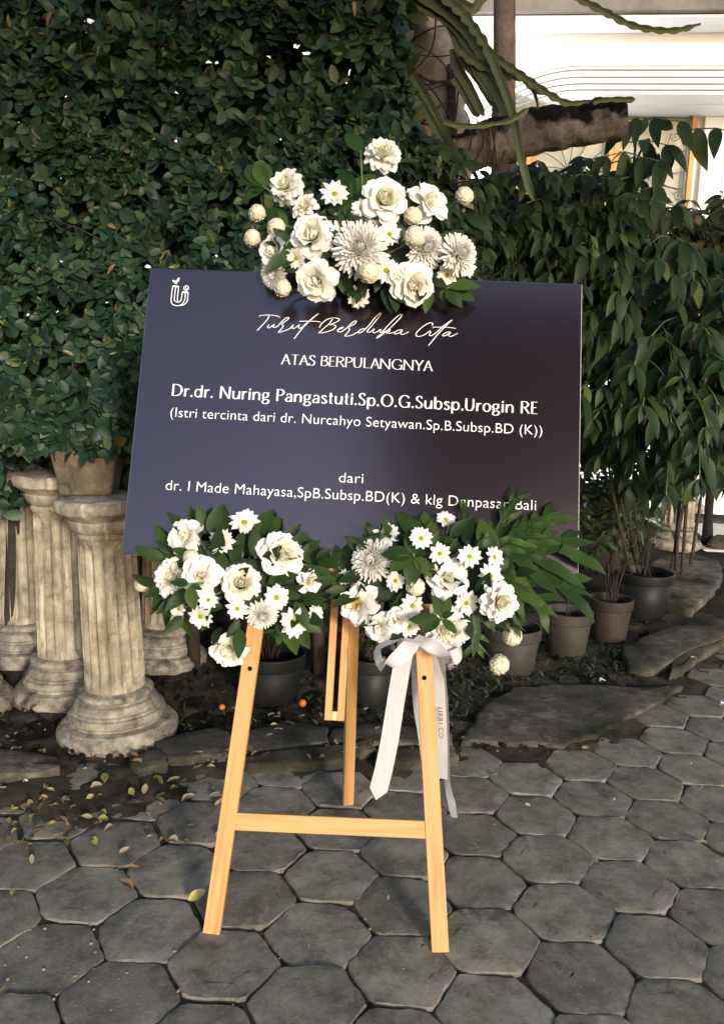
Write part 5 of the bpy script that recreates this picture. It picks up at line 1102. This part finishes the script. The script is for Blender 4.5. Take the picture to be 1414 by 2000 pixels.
for a in (
 ('dahlia', 'top', 748, 297, 76, 'topmost flower, a double white dahlia standing alone above the whole arrangement', (0, .1)),
 ('dahlia', 'top', 556, 361, 74, 'round double white dahlia at the upper left of the top arrangement'),
 ('daisy', 'top', 653, 375, 60, 'white daisy left of the big upper rose, above the centre chrysanthemum', (.1, .2)),
 ('rose', 'top', 752, 388, 92, 'large open white rose at the upper middle of the top arrangement'),
 ('loose_rose', 'top', 838, 392, 88, 'loose white rose with pointed petals at the upper right of the top arrangement', (.2, .3)),
 ('pompon', 'top', 910, 381, 36, 'cream pompon at the far right end of the top arrangement'),
 ('dahlia', 'top', 593, 402, 58, 'small ruffled white bloom tucked below the round upper left dahlia', (-.2, .2), None, .7),
 ('pompon', 'top', 500, 415, 35, 'cream pompon furthest left and uppermost of the left three pompons'),
 ('pompon', 'top', 537, 443, 37, 'cream pompon in the middle of the left three, above the side rose'),
 ('pompon', 'top', 490, 464, 34, 'brown-tinged cream pompon lowest of the left three pompons'),
 ('rose', 'top', 608, 458, 88, 'open white rose with one petal flared right, left of the centre chrysanthemum', (-.1, .1)),
 ('loose_rose', 'top', 536, 492, 82, 'white rose seen from the side at the left of the top arrangement', (-.5, 0)),
 ('daisy', 'top', 665, 447, 50, 'half hidden white daisy between the left rose and the centre chrysanthemum', (-.1, .2), .10),
 ('mum', 'top', 722, 455, 72, 'pale chrysanthemum peeking out behind the big centre chrysanthemum', (0, .5), .07),
 ('mum', 'top', 703, 485, 106, 'biggest white chrysanthemum in the centre of the top arrangement', (-.1, 0)),
 ('daisy', 'top', 762, 455, 50, 'white daisy with green eye touching the right of the centre chrysanthemum', (.1, .1), .125),
 ('pompon', 'top', 808, 421, 36, 'cream pompon below the pointed upper right rose'),
 ('pompon', 'top', 811, 461, 42, 'large cream pompon in front of the right chrysanthemum', (0, 0), .16),
 ('mum', 'top', 833, 483, 80, 'white chrysanthemum turned right behind the large cream pompon', (.2, .0), .12),
 ('mum', 'top', 898, 495, 78, 'shaggy white chrysanthemum at the right end of the top arrangement', (.1, .1), .125),
 ('daisy', 'top', 577, 505, 46, 'drooping white daisy squeezed between the side rose and the left rose', (-.2, -.5)),
 ('mum', 'top', 533, 537, 56, 'small chrysanthemum under the side rose at the lower left of the top arrangement', (-.2, -.4), .05),
 ('pompon', 'top', 550, 563, 34, 'cream pompon at the lower left overlapping the top of the board'),
 ('rose', 'top', 617, 550, 84, 'white rose hanging over the board below the left rose', (-.1, -.35)),
 ('pompon', 'top', 721, 532, 42, 'cream pompon just under the centre chrysanthemum', (0, 0), .17),
 ('daisy', 'top', 755, 528, 54, 'white daisy at the lower right of the centre chrysanthemum', (.1, -.2)),
 ('loose_rose', 'top', 778, 541, 46, 'few loose white rose petals between the lower daisy and the lower right rose', (-.1, -.1)),
 ('rose', 'top', 808, 556, 86, 'white rose hanging over the board at the lower right of the top arrangement', (.2, -.4)),
 ('daisy', 'top', 873, 537, 44, 'sideways white daisy below the shaggy right chrysanthemum', (-.3, -.2)),
 ('daisy', 'top', 700, 581, 50, 'lowest daisy of the top arrangement hanging alone over the dark board', (0, -.4), .06),
 ('daisy', 'top', 705, 405, 44, 'white daisy partly hidden at the left of the large upper rose', (-.3, 0), .09),
 ('daisy', 'top', 915, 523, 40, 'ragged white daisy under the right end chrysanthemum', (.3, -.3), .05),
 ('loose_rose', 'left', 362, 1047, 84, 'loose white rose at the top left of the lower left arrangement', (-.1, .2)),
 ('daisy', 'left', 478, 1017, 68, 'highest white daisy of the lower left arrangement, facing up', (.1, .45)),
 ('daisy', 'left', 432, 1057, 62, 'white daisy turned left beside the highest daisy of the lower left arrangement', (-.2, .15)),
 ('pompon', 'left', 372, 1088, 36, 'cream pompon above the side-facing rose in the lower left arrangement', (0, 0), .13),
 ('dahlia', 'left', 335, 1128, 92, 'full white dahlia at the left of the lower left arrangement', (-.2, .05)),
 ('loose_rose', 'left', 392, 1124, 90, 'white rose half covered by two dark leaves in the lower left arrangement', (.1, .1), .15),
 ('rose', 'left', 553, 1081, 100, 'large white rose with pointed outer petals in the lower left arrangement', (.1, .1)),
 ('garden_rose', 'left', 471, 1138, 88, 'flat many-petalled cream garden rose facing the viewer', (0, .2)),
 ('loose_rose', 'left', 605, 1137, 58, 'small white rose at the right end of the lower left arrangement', (.3, -.2)),
 ('pompon', 'left', 275, 1140, 34, 'cream pompon sticking out furthest left over the nearest column', (0, 0), .04),
 ('daisy', 'left', 541, 1167, 60, 'white daisy with bright green eye right of the flat garden rose', (0, .1)),
 ('daisy', 'left', 463, 1190, 50, 'tilted white daisy directly below the flat garden rose', (0, -.2)),
 ('mum', 'left', 512, 1202, 66, 'white chrysanthemum resting on top of the left easel leg', (0, -.5)),
 ('daisy', 'left', 577, 1216, 70, 'large white daisy right of the left easel leg, lowest on that side', (.1, -.1)),
 ('daisy', 'left', 617, 1200, 42, 'sideways white daisy at the right tip of the lower left arrangement', (.5, -.1)),
 ('daisy', 'left', 347, 1190, 42, 'sideways white daisy hanging under the left full dahlia', (-.4, -.2)),
 ('daisy', 'left', 390, 1206, 58, 'white daisy hanging low below the two dark leaves', (-.1, -.4)),
 ('daisy', 'left', 407, 1172, 44, 'white daisy tucked right behind the leaf-covered rose', (.3, 0)),
 ('loose_rose', 'left', 446, 1272, 84, 'lowest white rose hanging down left of the easel leg', (-.1, -.6), .06),
 ('mum', 'right', 725, 1092, 92, 'big white chrysanthemum at the left of the lower right arrangement', (-.1, .1)),
 ('daisy', 'right', 754, 1043, 62, 'white daisy standing above the big lower chrysanthemum', (-.05, .15)),
 ('daisy', 'right', 823, 1050, 54, 'white daisy between the two upper dark leaves of the green rosette', (.2, .1), .17),
 ('daisy', 'right', 859, 1080, 50, 'white daisy right of the green leaf rosette, above the tall rose', (0, .1), .18),
 ('daisy', 'right', 871, 1012, 46, 'highest white daisy of the lower right arrangement on a long stem', (0, .5), .05),
 ('daisy', 'right', 917, 1086, 54, 'white daisy leaning left at the right of the tall rose', (-.2, 0), .15),
 ('daisy', 'right', 968, 1088, 50, 'rightmost upper daisy seen from the side near the lobed leaves', (.4, 0), .12),
 ('daisy', 'right', 960, 1124, 58, 'white daisy above the full dahlia on the right', (0, .2), .135),
 ('daisy', 'right', 771, 1134, 48, 'white daisy under the green rosette beside a cream pompon', (-.1, 0)),
 ('pompon', 'right', 811, 1146, 40, 'cream pompon half hidden under the green rosette leaves'),
 ('loose_rose', 'right', 874, 1130, 96, 'tall loose white rose in the middle of the lower right arrangement', (0, .25)),
 ('daisy', 'right', 912, 1178, 58, 'white daisy with green eye left of the full right dahlia', (0, 0)),
 ('dahlia', 'right', 978, 1176, 90, 'full white dahlia at the right of the lower right arrangement', (.1, 0), .15),
 ('open_rose', 'right', 697, 1180, 100, 'wide open white rose with yellow stamens above the easel mast', (-.1, .1)),
 ('loose_rose', 'right', 740, 1227, 74, 'white rose nodding left of the ribbon bow', (-.1, -.35)),
 ('daisy', 'right', 805, 1183, 54, 'white daisy left of the lower green rosette', (0, .2)),
 ('daisy', 'right', 797, 1224, 52, 'white daisy lying over the knot of the ribbon bow', (0, -.1)),
 ('dahlia', 'right', 876, 1233, 104, 'largest double white dahlia above the right easel leg', (.1, -.2)),
 ('pompon', 'right', 1003, 1244, 42, 'cream pompon hanging right, in front of the dusty grey pot'),
 ('pompon', 'right', 977, 1300, 44, 'lowest cream pompon hanging on its stem in front of the grey pot'),
 ('daisy', 'right', 671, 1127, 36, 'small white daisy left of the big lower chrysanthemum', (-.3, .2)),
 ('loose_rose', 'right', 775, 1212, 56, 'loose white rose petals spreading above the ribbon bow', (0, -.1))): flower(*a)

# ---- cut foliage
for nm, (p, rad) in ARR.items():
    M = zframe(p + BN * -.012, BN); t_ = thing('floral_foam', {'top': 'dark wet foam block holding the top flower arrangement', 'left': 'dark wet foam block holding the lower left flower arrangement', 'right': 'dark wet foam block holding the lower right flower arrangement'}[nm], 'floral foam', M)
    obj('block', bevel(MB().box((-.15, -.05, -.02), (.15, .05, .05)).mesh('block', M_FOAM), .01), t_, Matrix.Rotation(0, 4, 'Z'))
def lm(tpl, mat): return mesh('leaf', tpl[0], tpl[1], mat)
LF_W = lm(leaf_tpl(.58, .14, .18, 6), M_CUTLEAF); LF_R = lm(leaf_tpl(.46, .12, .15, 6), M_CUTLEAF); LF_N = lm(leaf_tpl(.26, .2, .25, 7, wav=.10), M_CUTLEAF); LF_F = lm(leaf_tpl(.46, .15, .2, 5), M_FILL)
def sprig(label, base, leaves, name='leaf_sprig', t0=.07, me=LF_W, parts=True):
    """leaves: (tip px, tip py, tip depth, length px) fanning from base px"""
    b_ = onB(base[0], base[1], t0); t_ = thing(name, label, 'leaf sprig', b_, 'cut greenery among the flowers'); I = t_.matrix_basis.inverted()
    for (x, y, dp) in leaves:
        e = onB(x, y, dp); d = e - b_; up_ = BN + BU * .3 + Vector((random.gauss(0, .25), 0, random.gauss(0, .25))); obj('leaf', me, t_, I @ frame(b_ + d * .06, d, up_, d.length * .95))
    ap = min((a_[0] for a_ in ARR.values()), key=lambda q_: (q_ - b_).length)
    s_ = MB().tube([I @ q_ for q_ in cr([b_ + (onB(leaves[0][0], leaves[0][1], leaves[0][2]) - b_) * .1, b_, ap.lerp(b_, .5), ap], 4)], .003, 5); obj('stem', s_.mesh('stem', M_STEM, True), t_)
sprig('five broad dark leaves in a rosette on top of the lower right arrangement', (808, 1086), [(800, 1028, .15), (745, 1078, .15), (760, 1112, .16), (802, 1146, .17), (842, 1122, .17), (850, 1065, .15), (838, 1040, .13)], t0=.15)
sprig('small dark leaf rosette over the largest double dahlia', (862, 1208), [(848, 1162, .18), (882, 1165, .17), (800, 1212, .19), (822, 1235, .19), (892, 1235, .2), (885, 1195, .2)], t0=.18, me=LF_R)
sprig('two dark leaves folded over the rose of the lower left arrangement', (372, 1142), [(333, 1134, .21), (378, 1190, .21), (395, 1150, .2)], t0=.2)
sprig('upright wavy leaves at the top left of the lower left arrangement', (385, 1062), [(372, 983, .05), (408, 985, .05), (393, 1000, .04), (325, 990, .04)], t0=.06, me=LF_N)
sprig('wavy leaf reaching left over the board corner', (345, 1100), [(262, 1062, .05), (298, 1020, .05), (290, 1190, .05)], t0=.05, me=LF_N)
sprig('wavy leaves hanging under the left full dahlia', (335, 1150), [(290, 1200, .03), (318, 1232, .03), (365, 1248, .03), (300, 1110, .02)], t0=.03, me=LF_N)
sprig('dark round leaves behind the highest daisy of the lower left arrangement', (500, 1060), [(528, 990, .04), (548, 1006, .03), (470, 1085, .06), (545, 1040, .03), (505, 1090, .06), (455, 1050, .04), (525, 1015, .04)], t0=.05)
sprig('dark leaves standing between the two lower arrangements', (620, 1110), [(615, 1060, .03), (640, 1072, .03), (598, 1064, .03), (590, 1040, .03), (645, 1105, .04), (570, 1030, .03)], t0=.04, me=LF_R)
sprig('paired dark leaves on the board edge left of the big lower chrysanthemum', (665, 1112), [(655, 1062, .03), (680, 1058, .03), (692, 1078, .03), (640, 1090, .04), (695, 1100, .04), (676, 1140, .05)], t0=.04, me=LF_R)
sprig('dark leaves below the bright green eyed daisy', (560, 1190), [(628, 1235, .02), (604, 1268, .015), (645, 1180, .02), (545, 1262, .02), (575, 1280, .02)], t0=.03, me=LF_R)
sprig('broad smooth leaves behind the rightmost upper daisy', (955, 1095), [(945, 1010, .06), (1000, 1090, .08), (955, 1040, .1), (1015, 1078, .06), (930, 1045, .05)], t0=.07)
sprig('dark leaves behind the daisies at the top of the lower right arrangement', (835, 1060), [(770, 1000, .03), (800, 1005, .03), (830, 995, .03), (850, 1010, .04), (780, 1015, .05), (890, 1050, .06), (740, 1020, .04)], t0=.05, me=LF_R)
sprig('broad leaf pair at the lower right end of the top arrangement', (868, 562), [(938, 552, .08), (902, 596, .08), (864, 590, .06), (930, 580, .05)], t0=.07)
sprig('single dark leaf hanging beside the lower right rose of the top arrangement', (838, 560), [(832, 608, .07)], t0=.06, me=LF_R)
sprig('single dark leaf hanging over the board under the centre chrysanthemum', (664, 532), [(682, 578, .07), (645, 520, .08)], t0=.07)
sprig('bright leaves reaching out at the upper left of the top arrangement', (520, 368), [(468, 332, .03), (482, 312, .03), (505, 308, .04), (473, 385, .04), (490, 370, .05), (518, 340, .03)], t0=.05)
sprig('single tall leaf standing up left of the topmost dahlia', (705, 302), [(678, 252, .03)], t0=.04)
sprig('dark leaves around the big upper rose of the top arrangement', (690, 400), [(660, 330, .03), (708, 340, .03), (640, 400, .04), (730, 330, .04), (668, 420, .06), (690, 345, .03)], t0=.04)
sprig('dark leaves between the pompons at the left of the top arrangement', (560, 440), [(520, 400, .03), (500, 440, .03), (545, 410, .04), (575, 430, .05), (560, 470, .06), (500, 480, .03)], t0=.04)
sprig('dark leaves on the right side of the top arrangement', (850, 510), [(905, 440, .01), (880, 450, .01), (930, 520, .01), (870, 530, .03), (800, 500, .03), (850, 440, .01)], t0=.02)
# filler greenery: short leaves round each foam
for nm, n, sx, sy in (('top', 60, .24, .085), ('left', 62, .22, .13), ('right', 66, .24, .13)):
    p, rad = ARR[nm]; t_ = thing('filler_greenery', {'top': 'dark filler leaves packed between the flowers above the board', 'left': 'dark filler leaves packed between the lower left flowers', 'right': 'dark filler leaves packed between the lower right flowers'}[nm], 'greenery', p); I = t_.matrix_basis.inverted()
    for k in range(n):
        a = random.random() * 6.28; rr = math.sqrt(random.random()); q_ = p + BX * math.cos(a) * rr * sx + BU * math.sin(a) * rr * sy + BN * (.015 + .04 * (1 - rr) + random.uniform(0, .03))
        d = BX * (math.cos(a) + random.gauss(0, .5)) + BU * (math.sin(a) + random.gauss(0, .5)) + BN * random.uniform(.1, .7)
        obj('leaf', LF_F, t_, I @ frame(q_, d, BN + Vector((random.gauss(0, .3), 0, random.gauss(0, .3))), random.uniform(.045, .085)))
# big lobed leaves at right
def lobed(seed, nl=4, wd=.17, lobe=.46):
    rnd = random.Random(seed); m_ = MB()
    def blade(o, d, ln, w_, bend, base=.7):
        v = []; nn = Vector((-d.y, d.x, 0)); k = 9
        for i in range(k + 1):
            t = i / k; c = o + d * ln * t + nn * (.05 * ln * math.sin(t * 2.2 + seed + o.y * 9)) + Vector((0, 0, 1)) * (-bend * t * t * ln + .012 * math.sin(t * 9 + seed + o.y * 20))
            hw = w_ / 2 * (base + (1 - base) * math.sin(min(1, t / .55) * 1.57)) * (1 if t < .55 else max(.03, 1 - ((t - .55) / .45) ** 1.7)) * (1 + .10 * math.sin(t * 17 + o.y * 30))
            v += [c - nn * hw + Vector((0, 0, .16 * hw)), c, c + nn * hw + Vector((0, 0, .16 * hw))]
        m_.add(v, [q_ for i in range(k) for q_ in ((i*3, i*3+1, i*3+4, i*3+3), (i*3+1, i*3+2, i*3+5, i*3+4))])
    blade(Vector((0, 0, 0)), Vector((0, 1, 0)), 1.0, wd, .12)
    for i in range(nl):
        for s_ in (-1, 1):
            t = .10 + .58 * i / max(1, nl - 1) + rnd.uniform(-.03, .03); a = R(50 - 16 * i / nl + rnd.uniform(-6, 6)); blade(Vector((0, t, -.12 * t * t + .002 * (i + 1) * s_)), Vector((s_ * math.sin(a), math.cos(a), 0)), lobe * (1.15 - .5 * t) * rnd.uniform(.85, 1.12), wd * .62, .22, .95)
    return m_.mesh('blade', M_CUTLEAF, True)
LOB = [lobed(0, 4), lobed(1, 3), lobed(2, 3)]
for (b0, tip, d0, d1, k, sc, lab) in (((925, 1098), (1172, 1052), .06, .05, 0, 1, 'big lobed green leaf reaching furthest right past the board edge'), ((930, 1112), (1165, 1150), .07, .09, 1, 1, 'big lobed green leaf drooping right over the pots'), ((930, 1118), (1100, 1190), .07, .12, 2, 1, 'lobed green leaf pointing down right above the dusty pot'), ((985, 1100), (1100, 985), .05, .05, 1, .9, 'lobed green leaf standing up in front of the lower right board corner'),
        ((955, 1075), (1020, 945), .05, .05, 2, .55, 'lobed green leaf covering part of the last line of lettering'), ((915, 1070), (905, 968), .05, .04, 1, .45, 'narrow lobed green leaf rising left of the last word on the board'), ((925, 1195), (925, 1285), .09, .1, 1, 1.2, 'lobed green leaf hanging down beside the largest double dahlia'), ((960, 1080), (1072, 1000), .05, .05, 0, .8, 'lobed green leaf leaning right behind the rightmost upper daisy'), ((950, 1190), (1030, 1225), .07, .08, 2, 1, 'short lobed green leaf under the full right dahlia')):
    a, e = onB(*b0, d0), onB(*tip, d1); d = e - a; t_ = thing('lobed_leaf', lab, 'leaf', a, 'lobed leaves of the lower right arrangement'); I = t_.matrix_basis.inverted()
    obj('blade', LOB[k], t_, I @ frame(a, d, BN + BU * .5, d.length) @ Matrix.Diagonal((sc, 1, 1, 1)))
    s_ = MB().tube([I @ q_ for q_ in (a + d * .04, a, ARR['right'][0].lerp(a, .4))], .0035, 6); obj('stem', s_.mesh('stem', M_STEM, True), t_)
# small fern fronds behind the top flowers
fe = thing('fern', 'small fern with pointed fronds growing behind the top right flowers', 'fern', onY(845, 400, 3.7)); I = fe.matrix_basis.inverted()
FERN = lm(leaf_tpl(.42, .1, .1, 3), leafmat('fern_leaf', [(0, (.02, .035, .018)), (1, (.035, .055, .028))], .5, .12))
for (b0, tip) in (((800, 400), (793, 305)), ((820, 400), (815, 318)), ((845, 400), (850, 308)), ((870, 400), (880, 325)), ((885, 400), (902, 330)), ((835, 395), (770, 330))):
    a, e = onY(*b0, 3.7), onY(*tip, 3.62); fr_ = MB(); fv, ff = leaf_tpl(.42, .1, .1, 3)
    d = e - a; side = d.cross(Vector((0, -1, .2))).normalized()
    for i in range(11):
        t = .1 + .86 * i / 10
        for s_ in (-1, 1):
            Mx = I @ frame(a + d * t, side * s_ + d.normalized() * .5, Vector((0, -1, .5)), d.length * .36 * (1 - t) ** .8 + .008); fr_.add([Mx @ Vector(q_) for q_ in fv], ff)
    fr_.tube([I @ a, I @ e], .002, 4); obj('frond', fr_.mesh('frond', FERN.materials[0], True), fe)

# ================================================================== RIBBON
def m_rib():
    m, t, b = new_mat('white_satin'); v = coords(t, rand=False); c = mixc(t, tnoise(t, v, 90, 3), (.56, .53, .54), (.64, .61, .62)); L(t, c, b.inputs['Base Color']); b.inputs['Roughness'].default_value = .45; vr = coords(t, (40, 1, 4), False); bumpn(t, b, tnoise(t, vr, 3, 3), .35, .004)
    translucent(t, b, c, .3); return m
M_RIB = m_rib()
KN = onB(800, 1250, .12); rbn = thing('ribbon_bow', 'white satin ribbon bow with long printed tails tied below the lower right flowers', 'ribbon', KN); RI = rbn.matrix_basis.inverted()
def strip(name, pts, wd, vcut=False, parent=rbn, per=8, thick=.0008):
    """pts: (px, py, depth, yaw of the strip's face in radians)"""
    C_ = cr([onB(p[0], p[1], p[2]) for p in pts], per); ya = np.interp(np.linspace(0, len(pts) - 1, len(C_)), range(len(pts)), [p[3] for p in pts]); n = len(C_); rows = []
    for i, c in enumerate(C_):
        t = (C_[min(i+1, n-1)] - C_[max(i-1, 0)]).normalized(); x = (BX - t * BX.dot(t)).normalized(); z = t.cross(x); w_ = (x * math.cos(ya[i]) + z * math.sin(ya[i])) * wd / 2; nn = t.cross(w_).normalized()
        ext_ = Vector() if not (vcut and i == n - 1) else t * wd * .55
        rows.append((c - w_, c - nn * .0015 * math.sin(i * .9), c + w_, ext_))
    v = []; f = []
    for i, (a, b_, c, e) in enumerate(rows):
        v += [a, b_ + e, c]
        if i: k = 3 * i - 3; f += [(k, k+1, k+4, k+3), (k+1, k+2, k+5, k+4)]
    return obj(name, mesh(name, [RI @ p for p in v], f, M_RIB), parent), C_, ya
strip('loop', [(795, 1248, .12, .1), (765, 1252, .14, .5), (738, 1268, .15, 1.2), (745, 1296, .15, .9), (772, 1290, .155, .4), (800, 1262, .15, .1), (806, 1248, .13, 0)], .04)
strip('loop', [(810, 1246, .12, 0), (845, 1262, .14, .3), (880, 1285, .13, .8), (898, 1272, .11, 1.2), (880, 1252, .1, .7), (835, 1245, .1, .2)], .036)
strip('tail', [(795, 1250, .115, .1), (785, 1300, .10, .15), (773, 1370, .09, .1), (762, 1440, .09, .05), (750, 1500, .095, .1), (739, 1543, .10, .05)], .043, True)
strip('tail', [(815, 1246, .05, .2), (815, 1275, -.03, .3), (817, 1320, -.10, .4), (820, 1380, -.14, .4), (830, 1440, -.19, .3), (838, 1500, -.23, .3), (842, 1530, -.24, .3)], .040)
o3, C3_, ya3 = strip('tail', [(846, 1250, .05, .2), (851, 1280, -.03, .3), (855, 1330, -.10, .2), (858, 1390, -.14, .1), (861, 1450, -.18, .2), (862, 1520, -.22, .4)], .036)
strip('tail', [(858, 1262, .02, .6), (866, 1330, -.1, .9), (872, 1400, -.16, 1.1), (874, 1470, -.2, 1.2), (874, 1530, -.22, 1.0), (882, 1570, -.22, .7), (887, 1597, -.22, .9)], .026)
def rib_text(txt, px, py, depth, size, ang):
    cu = bpy.data.curves.new('lettering', 'FONT'); cu.body = txt; cu.size = size; cu.offset = 0; cu.space_character = 1.25; tmp = bpy.data.objects.new('lettering_source', cu); COL.objects.link(tmp); dg = bpy.context.evaluated_depsgraph_get(); dg.update()
    me = bpy.data.meshes.new_from_object(tmp.evaluated_get(dg)); bpy.data.objects.remove(tmp); me.materials.clear(); me.materials.append(M_INK)
    p = onB(px, py, depth); toc = (CAMP - p).normalized(); xd = (onB(px + math.cos(ang) * 40, py + math.sin(ang) * 40, depth - .012) - p).normalized(); zd = toc - xd * toc.dot(xd); zd.normalize(); yd_ = zd.cross(xd)
    obj('lettering', me, o3, RI @ Matrix.Translation(p) @ Matrix((xd, yd_, zd)).transposed().to_4x4())
rib_text('URRI.CO', 855, 1382, -.125, .018, R(88))
